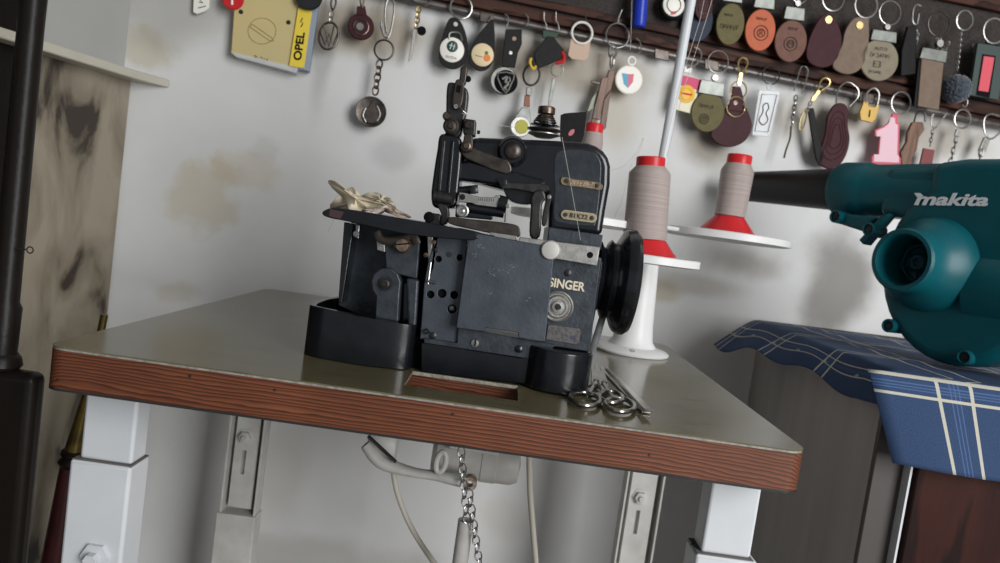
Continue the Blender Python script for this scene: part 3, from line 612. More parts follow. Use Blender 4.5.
# needle bar carriage through the opening
bm = nb(); cyl(bm, at(434, 196, YF+.028), at(452, 199, YF+.028), .0062, 24); cyl(bm, at(438, 196.5, YF+.028), at(441, 197, YF+.028), .0070, 24); link('needle_bar_clamp', bm, M['steel_dark'], MC)
bm = nb(); cyl(bm, at(448, 192, YF+.034), at(478, 189, YF+.034), .0042, 20); link('needle_bar', bm, M['black_enamel'], MC)
DISC('needle_clamp_nut', 474, 190, YF+.027, [(.0045, 0), (.0045, .004), (.0028, .005), (0, .005)], 'steel_dark', n=6)
S('graduated_block', [(459, 192), (466, 193), (476, 196), (480, 197), (494, 197.5), (496, 195), (500, 195.5), (501, 208), (476, 205), (472, 203), (459, 202)], YF+.020, .010, 'nickel', bevel=.0006)
bm = nb()
for i in range(8): slab(bm, [(478+i*2.2, 198+i*.15), (478.5+i*2.2, 198+i*.15), (478.4+i*2.2, 200.6+i*.15), (477.9+i*2.2, 200.6+i*.15)], YP(YF+.0198), .0004)
link('graduation_marks', bm, M['hole'], MC, smooth=False)
DISC('block_screw', 462.5, 197, YF+.020, [(.0028, 0), (.0028, .0012), (0, .0015)], 'black_enamel', n=18)
bm = nb(); cyl(bm, at(466, 207, YF+.026), at(504, 213, YF+.026), .0050, 20); cyl(bm, at(498, 203, YF+.026), at(507, 205, YF+.026), .0080, 24); link('presser_shaft', bm, M['black_enamel'], MC)
DISC('shaft_stud', 508, 206, YF+.018, [(.0022, 0), (.0022, .002), (0, .0024)], 'chrome', n=14)
bm = nb(); cyl(bm, at(505.5, 207, YF+.024), at(505, 222, YF+.024), .0007, 8); link('needle', bm, M['steel_dark'], MC)
S('presser_bracket', [(456, 204), (494, 212), (492, 220), (470, 218), (455, 217)], YF+.026, .014, 'black_enamel', bevel=.0012)
DISC('adjusting_thumb_nut', 462.5, 211, YF+.018, [(.0062, 0), (.0062, .003), (.0050, .0035), (.0046, .001), (.0028, .001), (0, .003)], 'nickel', n=30)
S('head_foot', smooth([(437, 204), (447, 206), (449, 216), (446, 224), (440, 224), (441, 214)], 4), YF+.020, .012, 'steel_dark', bevel=.0012)
DISC('round_knob', 429, 217, YF+.016, [(.0045, -.006), (.0052, 0), (.0045, .003), (0, .004)], 'hole', n=24)
S('knob_base', [(426, 212), (440, 214), (442, 227), (425, 224)], YF+.022, .012, 'steel_dark', bevel=.0015)
S('presser_foot', smooth([(450, 217), (470, 219), (500, 222), (516, 225), (520, 230), (519, 237), (505, 236), (475, 230), (450, 224)], 4), YF+.006, .016, 'steel_brown', bevel=.001, seg=2)
S('foot_lever', smooth([(457, 228), (470, 230), (485, 234), (495, 236), (480, 237), (462, 234)], 4), YF+.000, .010, 'black_enamel', bevel=.001)
# tension discs on top
bt = at(543.5, 137, YF+.06); ztop = at(542, 108, YF+.06).z; tn = thing('tension_assembly', '', '', tuple(bt)); del tn['label']; del tn['category']; tn.parent = MC; tn.location = bt-Vector(MC['_o'])
axu = Vector((math.sin(R(-1.5)), 0, math.cos(R(1.5))))
def TD(name, prof, m, par=None):
    b_ = nb(); lathe(b_, bt, axu, prof, 32); return link(name, b_, M[m], par or MC)
bpy.data.objects.remove(tn)
k_ = .757/740
TD('tension_post', [(.0032, 0), (.0032, 29*k_), (0, 29*k_)], 'steel_dark')
TD('tension_disc', [(0, 4*k_), (.013, 5*k_), (.0172, 6.5*k_), (.0175, 7.5*k_), (.012, 8.5*k_), (0, 8.5*k_)], 'steel_dark')
TD('tension_disc', [(0, 4*k_), (.014, 4*k_), (.0165, 3*k_), (.0165, 2.2*k_), (.008, -1*k_), (0, -1*k_)], 'nickel')
TD('tension_disc', [(0, 9*k_), (.0150, 11.0*k_), (.0150, 11.7*k_), (0, 12*k_)], 'black_enamel')
bm = nb(); tube(bm, [bt+axu*(13+8.5*i/60)*k_+Vector((math.cos(i*.45), math.sin(i*.45), 0))*(.012-.005*i/60) for i in range(61)], .0009, 8); link('tension_spring', bm, M['steel_brown'], MC)
TD('tension_nut', [(.0065, 22*k_), (.0088, 22.6*k_), (.0088, 28.5*k_), (.0075, 29.5*k_), (0, 29.5*k_)], 'bronze')
# bent black strap behind the tension discs
bm = nb()
o_ = smooth([(560.5, 118), (562, 114.5), (568, 113), (585.5, 112), (586.5, 113), (581, 144), (562, 144)], 3)
slab(bm, [tuple(p) for p in o_], YP(YF+.092), .0025); st_ = link('leather_strap', bm, M['black_leather'], MC, bevel=.0006)
bm = nb(); slab(bm, ell(571.5, 132.5, 2.2, 4, 40, 18), YP(YF+.0915), .0008); link('red_eyelet', bm, mat('dull_red', (.50, .16, .17), .5), st_)
# hand wheel (axis along X), belt
wc = at(625, 282, YF+.055); wx = lambda px: at(px, 282, YF+.055).x
rw = 51*(YF+.055)/740
bm = nb(); bx = wx(589)
def hx_(px): return wx(px)-bx
o0 = Vector((bx, YF+.055, wc.z))
k2 = (YF+.055)/740
lathe(bm, o0, (1, 0, 0), [(0, 0), (26*k2, 0), (30*k2, hx_(591)), (36*k2, hx_(594)), (37*k2, hx_(596)), (33*k2, hx_(598)), (31*k2, hx_(601)), (38*k2, hx_(604)), (40*k2, hx_(606)), (37*k2, hx_(609)), (38*k2, hx_(612)), (47*k2, hx_(616)), (51*k2, hx_(619)), (53*k2, hx_(624)), (53*k2, hx_(628)), (50*k2, hx_(632)), (42*k2, hx_(634)), (40*k2, hx_(630)), (14*k2, hx_(628)), (12*k2, hx_(634)), (0, hx_(634))], 64)
link('hand_wheel', bm, M['black_enamel'], MC, ang=25)
bm = nb(); tube(bm, [at(603, 316, YF+.05), at(597, 335, YF+.05), at(588, 366, YF+.05), at(585, 372, YF+.05)], .0026, 10, flat=1.4); tube(bm, [at(607, 300, YF+.085), at(600, 330, YF+.085), at(592, 356, YF+.085)], .0026, 10)
tag(link('drive_belt', bm, M['rubber']), 'grey round drive belt running down from the hand wheel into the table', 'belt')

# fabric scrap on the cloth plate
M['organza'] = mat('cream_organza', (.80, .71, .54), .6, 0, (.68, .58, .42), 30, .9, .15, 150, alpha=.78)
t = thing('cloth_scrap', 'crumpled sheer cream cloth scrap lying on the machine cloth plate', 'cloth', tuple(at(372, 214, YF+.02)))
def sheet(name, pts, Y, dY, m, par, seed, amp=.004):
    random.seed(seed); b_ = nb(); n = len(pts)
    P = [tuple(p) for p in smooth(pts, 3)]
    a = [b_.verts.new(at(p[0], p[1], Y+dY*math.sin(i*.9+seed)*.5+random.uniform(-amp, amp))) for i, p in enumerate(P)]
    cx = sum(p[0] for p in P)/len(P); cy = sum(p[1] for p in P)/len(P)
    mid = [b_.verts.new(at(cx+(p[0]-cx)*.5, cy+(p[1]-cy)*.5, Y+random.uniform(-1, 1)*amp*1.5)) for p in P]
    c = b_.verts.new(at(cx, cy, Y-amp))
    for i in range(len(P)):
        j = (i+1) % len(P); b_.faces.new((a[i], a[j], mid[j], mid[i])); b_.faces.new((mid[i], mid[j], c))
    o = link(name, b_, m, par, ang=60); s = o.modifiers.new('s', 'SOLIDIFY'); s.thickness = .0005; return o
sheet('sheer_layer', [(328, 183), (336, 181), (352, 193), (368, 200), (388, 206), (378, 215), (352, 212), (345, 200)], YF+.02, .012, M['organza'], t, 1)
sheet('sheer_layer', [(330, 208), (338, 196), (352, 187), (362, 195), (386, 202), (380, 214), (350, 211)], YF+.035, .012, M['organza'], t, 2)
sheet('sheer_layer', [(362, 196), (372, 192), (384, 195), (392, 200), (396, 208), (384, 205), (370, 201)], YF+.03, .01, mat('olive_organza', (.50, .45, .34), .5, 0, (.62, .55, .42), 60, alpha=.85), t, 3)
sheet('trim_strip', [(382, 206), (388, 205), (400, 211), (411, 216), (408, 218), (396, 216), (386, 212)], YF+.01, .006, mat('brown_trim', (.20, .14, .10), .7, 0, (.42, .34, .26), 250), t, 4, .001)
sheet('ivory_fold', [(362, 210), (374, 208), (384, 206), (388, 208), (376, 214), (366, 214)], YF+.008, .004, mat('ivory_cloth', (.62, .55, .48), .6, 0, (.5, .42, .36), 100), t, 5, .001)
bm = nb(); tube(bm, [at(334, 217, YF-.010), at(333, 223, YF-.010), at(330, 228, YF-.010), at(328.5, 232, YF-.010)], .0003, 6)
link('loose_thread', bm, mat('grey_thread', (.3, .28, .26), .8), t)

# ------------------------------------------------------------------ scissors and tweezers
def flatpts(pts, z): return [atz(x, y, z) for x, y in pts]
M['steel'] = mat('worn_steel', (.42, .40, .36), .25, 1, (.26, .24, .21), 120)
def scissors(label, e1, e2, piv, tips, rr):
    t = thing('scissors', label, 'scissors', tuple(atz(*piv, ZT)))
    for (cx, cy, rx, ry), tp in zip((e1, e2), tips):
        bm = nb(); zz = ZT+.0035
        tube(bm, [atz(x, y, zz) for x, y in ell(cx, cy, rx, ry, 8, 30)], rr, 10, True); 
        A = atz(cx+(piv[0]-cx)*.35, cy-ry*.8, zz); Pp = atz(*piv, zz); tube(bm, [A, (A+Pp)/2, Pp], rr, 10, radii=[rr*1.1, rr*.9, rr])
        h = link('handle', bm, M['steel'], t)
        bm = nb(); Tt = atz(*tp, ZT+.002); d = (Tt-Pp); w = Vector((-d.y, d.x, 0)).normalized()*.0045
        Pz = Pp.copy(); Pz.z = ZT+.0015; prism(bm, [Pz-w, Pz+w, Tt+w*.1, Tt-w*.1], Vector((0, 0, .0016))); link('blade', bm, M['steel'], t, bevel=.0003)
    bm = nb(); q = atz(*piv, ZT+.003); cyl(bm, q, q+Vector((0, 0, .0028)), .003, 16); link('pivot_screw', bm, M['bronze'], t)
scissors('small steel scissors with open ring handles nearest the machine base', (585, 399, 15, 6.5), (594, 390, 9, 5), (596, 382), ((592, 366), (597, 364)), .0022)
scissors('steel scissors with a wide ring handle between the small scissors and the tweezers', (620, 405, 15, 6.5), (611, 397, 12, 5.5), (604, 384), ((598, 368), (602, 366)), .0022)
t = thing('tweezers', 'flat grey steel tweezers lying beside the scissors, nearest the thread stand', 'tweezers', tuple(atz(628, 390, ZT)))
for (a, b, z_) in (((601, 369), (646, 413), ZT+.001), ((606, 367), (649, 411), ZT+.006)):
    A, B = atz(*a, ZT+.001), atz(*b, z_); d = B-A; w = Vector((-d.y, d.x, 0)).normalized()
    bm = nb(); prism(bm, [A-w*.0012, A+w*.0012, B+w*.0042, B-w*.0042], Vector((0, 0, .0012))); link('arm', bm, M['steel'], t, bevel=.0003)
# ------------------------------------------------------------------ thread stand and cones
bc = Vector((.196, 1.035, ZT))
t = thing('thread_stand', 'white painted three tray thread stand with bell foot behind the sewing machine', 'thread stand', tuple(bc))
bm = nb(); zb1 = at(640, 262, 1.035).z-ZT
lathe(bm, bc, (0, 0, 1), [(0, .0005), (.052, .0005), (.053, .003), (.050, .006), (.034, .010), (.028, .018), (.0255, .04), (.020, zb1), (.008, zb1+.004), (0, zb1+.004)], 48); link('foot_column', bm, M['white_plastic'], t)
bm = nb(); torus(bm, bc+Vector((-.006, -.042, .0075)), (0, -.2, 1), .003, .0008); link('foot_screw', bm, M['steel_dark'], t)
pt0 = bc+Vector((0, 0, zb1)); pt1 = at(691, 0, 1.0); dd = (pt1-pt0)
bm = nb(); tube(bm, [pt0, pt0+dd*.5, pt0+dd*1.35], .0065, 20); link('guide_pole', bm, M['white_paint'], t)
def tray(px, py, Y, Rr, th):
    c = at(px, py, Y)
    bm = nb(); lathe(bm, c, (0, 0, 1), [(0, -th/2), (Rr*.9, -th/2), (Rr, -th*.35), (Rr, th*.4), (Rr*.97, th/2), (Rr*.94, th*.2), (0, th*.2)], 56); tr = link('tray', bm, M['white_plastic'], t)
    bm = nb(); pc = Vector((bc.x, bc.y, c.z)); d_ = (pc-c).normalized(); tube(bm, [pc, c+d_*Rr*.9], .0035, 10); link('arm', bm, M['white_paint'], t)
    return c+Vector((0, 0, th*.2))
c1 = tray(643, 258, .93, .070, .011); c2 = tray(726, 237, 1.10, .092, .012); c3 = tray(580, 220, 1.00, .094, .011)
def threadmat():
    m = bpy.data.materials.new('taupe_thread'); tt, N, L, B = nt(m)
    tc = N.new('ShaderNodeTexCoord'); wv = N.new('ShaderNodeTexWave'); wv.bands_direction = 'Z'; wv.inputs['Scale'].default_value = 420; wv.inputs['Distortion'].default_value = 1.5; wv.inputs['Detail'].default_value = 2
    L.new(tc.outputs['Object'], wv.inputs['Vector'])
    mp = N.new('ShaderNodeMapping'); mp.inputs['Scale'].default_value = (3, 3, 420); L.new(tc.outputs['Object'], mp.inputs[0]); n = N.new('ShaderNodeTexNoise'); n.inputs['Scale'].default_value = 1.0; L.new(mp.outputs[0], n.inputs['Vector'])
    rp = N.new('ShaderNodeValToRGB'); rp.color_ramp.elements[0].color = (.33, .265, .245, 1); rp.color_ramp.elements[1].color = (.44, .37, .345, 1); rp.color_ramp.elements[0].position = .3; rp.color_ramp.elements[1].position = .7
    L.new(n.outputs[0], rp.inputs[0]); L.new(rp.outputs[0], B.inputs['Base Color']); B.inputs['Roughness'].default_value = .38
    b = N.new('ShaderNodeBump'); b.inputs['Strength'].default_value = .4; b.inputs['Distance'].default_value = .0006; L.new(wv.outputs[0], b.inputs['Height']); L.new(b.outputs[0], B.inputs['Normal']); return m
M['thread'] = threadmat()
def cone(base, ax, k, label, H, rb, rt, rf, hf, rc):   # px units times k
    t = thing('thread_cone', label, 'thread spool', tuple(base), 'thread cones on the stand trays')
    ax = Vector(ax).normalized()
    bm = nb(); lathe(bm, base, ax, [(0, .0004), (rf*k, .0004), (rf*k, 2*k), (rf*.93*k, 4*k), (rb*.95*k, hf*k), (rb*.5*k, hf*k)], 40, cap=False); link('cone_base', bm, M['red_plastic'], t)
    bm = nb(); lathe(bm, base, ax, [(rb*.5*k, hf*k), (rb*k, (hf+.5)*k), (rb*1.0*k, (hf+3)*k), (rt*k, (H-17)*k), (rt*.97*k, (H-15)*k), (rc*1.02*k, (H-9)*k), (rc*.5*k, (H-9)*k)], 48, cap=False); link('wound_thread', bm, M['thread'], t)
    bm = nb(); lathe(bm, base, ax, [(rc*.9*k, (H-10)*k), (rc*k, (H-9.5)*k), (rc*k, (H-1)*k), (rc*.95*k, H*k), (rc*.6*k, H*k), (rc*.6*k, (H-6)*k), (0, (H-6)*k)], 40, cap=False); link('cone_top', bm, M['red_plastic'], t)
    return t
cone(c1, (-.075, 0, 1), .93/740, 'full taupe thread cone with red top and base on the lowest tray, just right of the hand wheel side', 98, 21.5, 20.5, 32, 17, 14.2)['label'] = 'fattest taupe thread cone with red top, just behind the black hand wheel'
cone(c2, (.01, 0, 1), 1.10/740, 'slim taupe thread cone with flared red base in front of the black blower nozzle', 80, 15, 16, 29, 19, 12)
cone(c3+Vector((.001, 0, 0)), (0, 0, 1), 1.00/740, 'thread cone mostly hidden behind the machine, only its red top showing by the black strap', 94, 12, 10.5, 22, 15, 9)

def strand(name, pts, m, r=.00035):
    bm = nb(); tube(bm, pts, r, 6); return link(name, bm, m)
M['pale_thread'] = mat('pale_thread', (.52, .48, .45), .6)
tag(strand('sewing_thread', [at(663, 158, .96), at(678, 90, .96), at(700, 20, .94), at(708, -20, .94)], M['pale_thread']), 'pale thread rising from the full cone, leftmost of those beside the white pole', 'thread')
tag(strand('sewing_thread', [at(667, 157, .965), at(684, 88, .96), at(706, 20, .94), at(718, -20, .94)], M['pale_thread']), 'pale thread rising slightly right of the first thread beside the white pole', 'thread')
tag(strand('sewing_thread', smooth([at(462, 113, YF+.03), at(480, 121, YF+.04), at(505, 126, YF+.05), at(520, 128, YF+.05)], 5, False), M['pale_thread'], .0002), 'fine thread sagging from the needle guide to the tension discs', 'thread')
tag(strand('sewing_thread', [at(562, 137, YF+.036), at(571, 186, YF+.034), at(580.5, 240, YF-.0045)], M['pale_thread'], .00022), 'pale thread running down over both brass plates of the machine', 'thread')
tag(strand('sewing_thread', smooth([at(612, 170, 1.0), at(625, 165, 1.02), at(638, 150, 1.04), at(643, 138, 1.04), at(640, 150, 1.03), at(630, 168, 1.03), at(622, 200, 1.02), at(612, 222, 1.0)], 5, False), M['pale_thread'], .0003), 'loose curled thread left of the full thread cone', 'thread')

# ------------------------------------------------------------------ cabinet and blue cloth
CXL, CYF, CZ = .452, .835, .797
cbt = thing('cabinet', 'dark brown wooden cabinet with grey side panel under the blue cloth', 'cabinet', ((CXL+1.1)/2, 1.05, 0))
def wallY(x): return WP.p.y+(x+.3)*math.tan(WA)
bm = nb(); prism(bm, [Vector((CXL, CYF+.004, 0)), Vector((CXL+.018, CYF+.004, 0)), Vector((CXL+.045, wallY(CXL)-.012, 0)), Vector((CXL+.027, wallY(CXL)-.012, 0))], Vector((0, 0, CZ-.018))); link('side_panel', bm, mat('grey_board', (.40, .375, .36), .45, 0, (.30, .28, .27), 9, 1, .1, 40, aniso=(1, 3, .3)), cbt)
bm = nb(); x0 = at(897, 520, CYF).x; box(bm, x0+.005, 1.1, CYF-.014, CYF+.004, 0, CZ-.02); link('front_board', bm, M['cabinet_wood'], cbt, bevel=.002)
bm = nb(); box(bm, CXL, x0+.005, CYF-.004, CYF+.004, 0, CZ-.018); link('corner_post', bm, mat('dark_grey_board', (.07, .062, .058), .5), cbt, bevel=.001)
bm = nb(); xs = at(896, 520, CYF-.006).x; box(bm, xs-.0012, xs+.0012, CYF-.018, CYF-.004, 0, CZ-.018); link('metal_strip', bm, M['white_paint'], cbt)
bm = nb(); prism(bm, [Vector((CXL-.003, CYF-.016, CZ-.018)), Vector((1.1, CYF-.016, CZ-.018)), Vector((1.1, wallY(1.1)-.012, CZ-.018)), Vector((CXL+.022, wallY(CXL)-.012, CZ-.018))], Vector((0, 0, .018))); link('cabinet_top', bm, M['cabinet_wood'], cbt, bevel=.002)

def clothmat():
    m = bpy.data.materials.new('blue_windowpane_cotton'); tt, N, L, B = nt(m)
    uv = N.new('ShaderNodeTexCoord'); sp = N.new('ShaderNodeSeparateXYZ'); L.new(uv.outputs['UV'], sp.inputs[0])
    def M2(op, a, b=None, c=None):
        n = N.new('ShaderNodeMath'); n.operation = op
        for i, v in enumerate((a, b, c)):
            if v is None: continue
            if isinstance(v, (int, float)): n.inputs[i].default_value = v
            else: L.new(v, n.inputs[i])
        return n.outputs[0]
    def lines(c, per, off, offs, hw):
        f = M2('MODULO', M2('ADD', c, 10*per-off), per); r = None
        for o in offs:
            d = M2('LESS_THAN', M2('ABSOLUTE', M2('SUBTRACT', f, o)), hw); r = d if r is None else M2('MAXIMUM', r, d)
        return r, f
    x0 = at(947, 430, CYF-.03).x-CXL
    lu, fu = lines(sp.outputs[0], .135, x0, (.002, .033), .0017)
    lv, fv = lines(sp.outputs[1], .150, -.026, (.002, .021), .0016)
    lu2, _ = lines(sp.outputs[0], .135, x0, (.0135, .0175, .0215), .0006)
    lv2, _ = lines(sp.outputs[1], .150, -.026, (.0085, .0115, .0145), .0006)
    # small four petal flowers between the bands
    def frac(c, per, off): return M2('SUBTRACT', M2('MODULO', M2('ADD', c, 10*per-off), per), per/2)
    a, b = frac(sp.outputs[0], .135, -.1375), frac(sp.outputs[1], .075, .105)
    aa, ab = M2('ABSOLUTE', a), M2('ABSOLUTE', b)
    fl = M2('LESS_THAN', M2('ADD', M2('MULTIPLY', M2('MINIMUM', aa, ab), 2.6), M2('MAXIMUM', aa, ab)), .0065)
    n = N.new('ShaderNodeTexNoise'); n.inputs['Scale'].default_value = 900; L.new(uv.outputs['UV'], n.inputs['Vector'])
    n2 = N.new('ShaderNodeTexNoise'); n2.inputs['Scale'].default_value = 16; L.new(uv.outputs['UV'], n2.inputs['Vector'])
    rp = N.new('ShaderNodeValToRGB'); rp.color_ramp.elements[0].color = (.008, .026, .075, 1); rp.color_ramp.elements[1].color = (.025, .060, .145, 1); rp.color_ramp.elements[0].position = .3; rp.color_ramp.elements[1].position = .7
    L.new(n.outputs[0], rp.inputs[0])
    def mix(f, a, c, k=1):
        x = N.new('ShaderNodeMix'); x.data_type = 'RGBA'; L.new(M2('MULTIPLY', f, k), x.inputs[0]); L.new(a, x.inputs[6]); x.inputs[7].default_value = (*c, 1); return x.outputs[2]
    c = mix(M2('MAXIMUM', lu2, lv2), rp.outputs[0], (.07, .14, .32), .6)
    fl = M2('MULTIPLY', fl, M2('LESS_THAN', sp.outputs[0], 0))
    c = mix(fl, c, (.50, .50, .46), .6)
    c = mix(M2('MAXIMUM', lu, lv), c, (.50, .48, .39), .9)
    L.new(c, B.inputs['Base Color']); B.inputs['Roughness'].default_value = .85
    b = N.new('ShaderNodeBump'); b.inputs['Strength'].default_value = .5; b.inputs['Distance'].default_value = .0006; L.new(n.outputs[0], b.inputs['Height']); L.new(b.outputs[0], B.inputs['Normal'])
    return m
bm = nb(); uvl = bm.loops.layers.uv.new('UVMap')
vuv = {}
YR = 1.27; NT = 46; NX = 44; XR = .62
front_drop = .104
xl_bot = at(886, 478, CYF-.03).x; xl_top = at(864, 385, CYF-.03).x
def clothpt(u, v):
    # u: distance right of the cabinet's left edge (negative = flap); v: distance from the front edge backwards (negative = hanging front)
    wr = .0016*math.sin(u*60+v*22)+.0012*math.sin(v*85-u*30)
    if v >= 0:
        y = CYF-.020+v; z = CZ+.0035+max(0, wr)*.8; x = CXL+u
        if u < 0:
            w = -u/.13; g = min(1, v/.42)
            W = .006+.062*g; D = .030+.026*g+.008*math.sin(v*14+1); 
            x = CXL-.003-W*w**.9; z = CZ+.0045-D*w**1.25*(1-.12*g)+.006*math.sin(v*38+w*2)*w
            if v < .05: z -= (1-v/.05)*.010*w
        return Vector((x, y, z))
    h = -v; s = min(1, h/.014)
    y = CYF-.020-.010*math.sin(s*math.pi/2)-.004*math.sin(u*34)*min(1, h/.1)-.008*(h/.12)
    z = CZ+.0035-.002*s-max(0, h-.006)
    sh = (xl_bot-xl_top)*(h/front_drop); x = CXL+.006+u*(1)+sh*max(0, 1-u/.35)+(xl_top-CXL-.006)*max(0, 1-u/.2)
    z += .003*math.sin(u*20+2)*(h/.12)
    return Vector((x, y, z))
us = [-.13+.13*i/16 for i in range(16)]+[XR*i/NX for i in range(NX+1)]
vs = [-front_drop+front_drop*i/20 for i in range(20)]+[(YR-CYF+.02)*i/NT for i in range(NT+1)]
grid = {}
for i, u in enumerate(us):
    for j, v in enumerate(vs):
        if v < 0 and u < 0: continue
        p = clothpt(u, v)
        if p.y > wallY(p.x)-.008: p.y = wallY(p.x)-.008
        grid[i, j] = bm.verts.new(p); vuv[grid[i, j]] = (u, v+.002)
for i in range(len(us)-1):
    for j in range(len(vs)-1):
        q = [(i, j), (i+1, j), (i+1, j+1), (i, j+1)]
        if all(k in grid for k in q):
            f = bm.faces.new([grid[k] for k in q])
            for l in f.loops: l[uvl].uv = vuv[l.vert]
o = link('tablecloth', bm, clothmat(), ang=80); md = o.modifiers.new('s', 'SOLIDIFY'); md.thickness = .0012; md.offset = 1
tag(o, 'blue checked cloth with cream stripes draped over the brown cabinet under the blower', 'cloth')

# ------------------------------------------------------------------ blower
BC = at(943, 269, .965); BZ = CZ+.009+.121; BC.z = BZ
BM_ = Matrix.Translation(BC) @ Matrix.Rotation(R(-58), 4, 'Z')
bl = thing('leaf_blower', 'teal electric hand blower with long black nozzle lying on the blue cloth', 'blower', tuple(BC-Vector((0, 0, .121))))
def BL(name, bm, m, par=None, **k): bm.transform(BM_); return link(name, bm, M[m], par or bl, **k)
def ring2(pts, y0, y1): return prism(bm, [Vector((x, y0, z)) for x, z in pts], Vector((0, y1-y0, 0)))
o_ = []
for i in range(0, 37):                      # spiral casing, left half narrower
    a = R(97+i*7.3); o_.append((.040+.104*math.cos(a), .121*math.sin(a)))
o_ += [(.150, .0), (.16, .06), (.16, .132), (.12, .136), (.02, .136)]
o_ = [(.040+.104*math.cos(R(125+i*10)), .121*math.sin(R(125+i*10))) for i in range(23)]+[(.150, .0), (.16, .06), (.16, .136), (.02, .136), (-.022, .130)]
bm = nb(); ring2(o_, -.036, .05); BL('fan_casing', bm, 'teal', bevel=.014, seg=5)
bm = nb(); lathe(bm, (0, 0, 0), (0, -1, 0), [(.062, .030), (.060, .040), (.056, .054), (.047, .066), (.0395, .078), (.0395, .096), (.037, .099), (.0325, .099), (.031, .095), (.030, .05), (.030, .034)], 64, cap=False); BL('air_inlet', bm, 'teal')
bm = nb(); lathe(bm, (0, 0, 0), (0, -1, 0), [(.0305, .040), (0, .040)], 40, cap=False); BL('inlet_floor', bm, 'teal_dark')
bm = nb(); lathe(bm, (0, 0, 0), (0, -1, 0), [(.012, .040), (.012, .060), (.009, .064), (.005, .064), (.004, .060), (0, .060)], 30, cap=False); BL('fan_hub', bm, 'teal_dark')
for k in range(7):
    bm = nb(); a0 = k*2*math.pi/7; pts = [((.011+.018*i/6)*math.cos(a0+.13*i), (.011+.018*i/6)*math.sin(a0+.13*i)) for i in range(7)]
    tube(bm, [Vector((x, -.047, z)) for x, z in pts], .0022, 8, flat=3); BL('fan_blade', bm, 'teal_dark')
bm = nb(); lathe(bm, (0, 0, 0), (0, -1, 0), [(.0235, .041), (.0235, .056), (.021, .056), (.021, .041)], 36, cap=False); BL('inlet_ring', bm, 'teal_dark')
# outlet and nozzle
oz = .096
bm = nb(); lathe(bm, (.03, .005, oz), (-1, 0, 0), [(0, 0), (.040, .0), (.038, .09), (.037, .145), (.0385, .150), (.0400, .156), (.0400, .192), (.0380, .198), (.034, .200), (.032, .199)], 48, cap=False, sx=1); BL('outlet_collar', bm, 'teal', ang=30)
bm = nb(); prism(bm, [Vector(p) for p in ((.03, -.034, .050), (-.085, -.030, .060), (-.085, -.030, oz+.028), (.03, -.034, oz+.034))], Vector((0, .07, 0))); BL('outlet_casing', bm, 'teal', bevel=.012, seg=4)
bm = nb(); lathe(bm, (.03, .005, oz), (-1, 0, 0), [(.0325, .180), (.0325, .206), (.031, .212), (.0235, .395), (.0215, .400), (.0195, .398), (.0190, .39)], 48, cap=False); BL('nozzle', bm, 'black_plastic')
# ribs, bosses, screws
bm = nb(); prism(bm, [Vector(p) for p in ((-.060, -.040, .062), (-.072, -.040, .058), (-.098, -.040, .022), (-.090, -.040, .016))], Vector((0, .020, 0))); BL('locking_rib', bm, 'teal', bevel=.002)
bm = nb(); prism(bm, [Vector(p) for p in ((-.080, -.036, .056), (-.130, -.034, .058), (-.142, -.034, .044), (-.095, -.036, .034))], Vector((0, .02, 0))); BL('lower_flange', bm, 'teal', bevel=.004, seg=3)
for (x, z) in ((-.138, .052), (-.085, .038), (-.034, -.086), (.065, -.106), (.13, .05)):
    bm = nb(); lathe(bm, (x, -.012, z), (0, -1, 0), [(.0095, 0), (.0090, .030), (.0070, .031), (.0065, .027), (0, .027)], 24, cap=False); b_ = BL('screw_boss', bm, 'teal')
    bm = nb(); lathe(bm, (x, -.012, z), (0, -1, 0), [(.0045, .0272), (.0042, .029), (0, .029)], 18, cap=False); BL('screw', bm, 'steel_dark', b_)
# motor body and handle (mostly past the frame)
bm = nb(); tube(bm, [Vector(p) for p in ((.12, .0, .095), (.20, .0, .098), (.27, .0, .07), (.285, .0, .02), (.27, .0, -.02))], .026, 24); BL('handle', bm, 'teal')
bm = nb(); lathe(bm, (.05, .0, -.02), (1, 0, 0), [(.05, 0), (.05, .16), (.044, .21), (0, .22)], 40); BL('motor_housing', bm, 'teal', ang=30)
def bl_plane(y): 
    n = (BM_.to_3x3() @ Vector((0, -1, 0))); return Pl(BM_ @ Vector((0, y, 0)), n)
text('maker_logo', 'makita', bl_plane(-.0372), 950, 200, 12.2, .8, M['chalk'], bl, .0006, bold=.030, shear=.30, sx=1.62)
bm = nb(); P_ = bl_plane(-.0366); slab(bm, [(914, 193), (920, 193), (923, 196), (917, 197)], P_, .001); link('logo_flag', bm, M['chalk'], bl, smooth=False)
# ------------------------------------------------------------------ key ring rack
OFF = .020
RK = thing('key_rack', 'dark brown wooden wall rack with metal rail, crowded with key rings', 'rack', tuple(WP.fwd(.01).at(760, 40)))
M['rack_mesh'] = mat('woven_panel', (.014, .010, .009), .6, 0, (.060, .050, .046), 330, .9, .9, 420, spec=.15)
def KS(name, pts, off, t_, m, par, bevel=0, sm=0, seg=2, ang=35):
    P = [tuple(p) for p in smooth(pts, sm)] if sm else pts
    b_ = nb(); slab(b_, P, WP.fwd(off), t_); return link(name, b_, M[m] if isinstance(m, str) else m, par, bevel=bevel, seg=seg, ang=ang)
def ry(x, o=0): return 12+.2111*(x-460)+o
KS('back_board', [(396, ry(396, -8)), (1080, ry(1080, -8)), (1080, -130), (396, -130)], .012, .011, 'rack_mesh', RK)
for (a, b, off, th) in ((-30, -22, .022, .010), (-19, -8, .026, .014)):
    KS('rail_moulding', [(396, ry(396, a)), (1080, ry(1080, a)), (1080, ry(1080, b)), (396, ry(396, b))], off, th, M['rack_wood'], RK, bevel=.002, seg=3)
KS('lower_board', [(396, ry(396, -9)), (1080, ry(1080, -9)), (1080, ry(1080, -2)), (396, ry(396, -2))], .016, .015, M['rack_wood'], RK, bevel=.001)
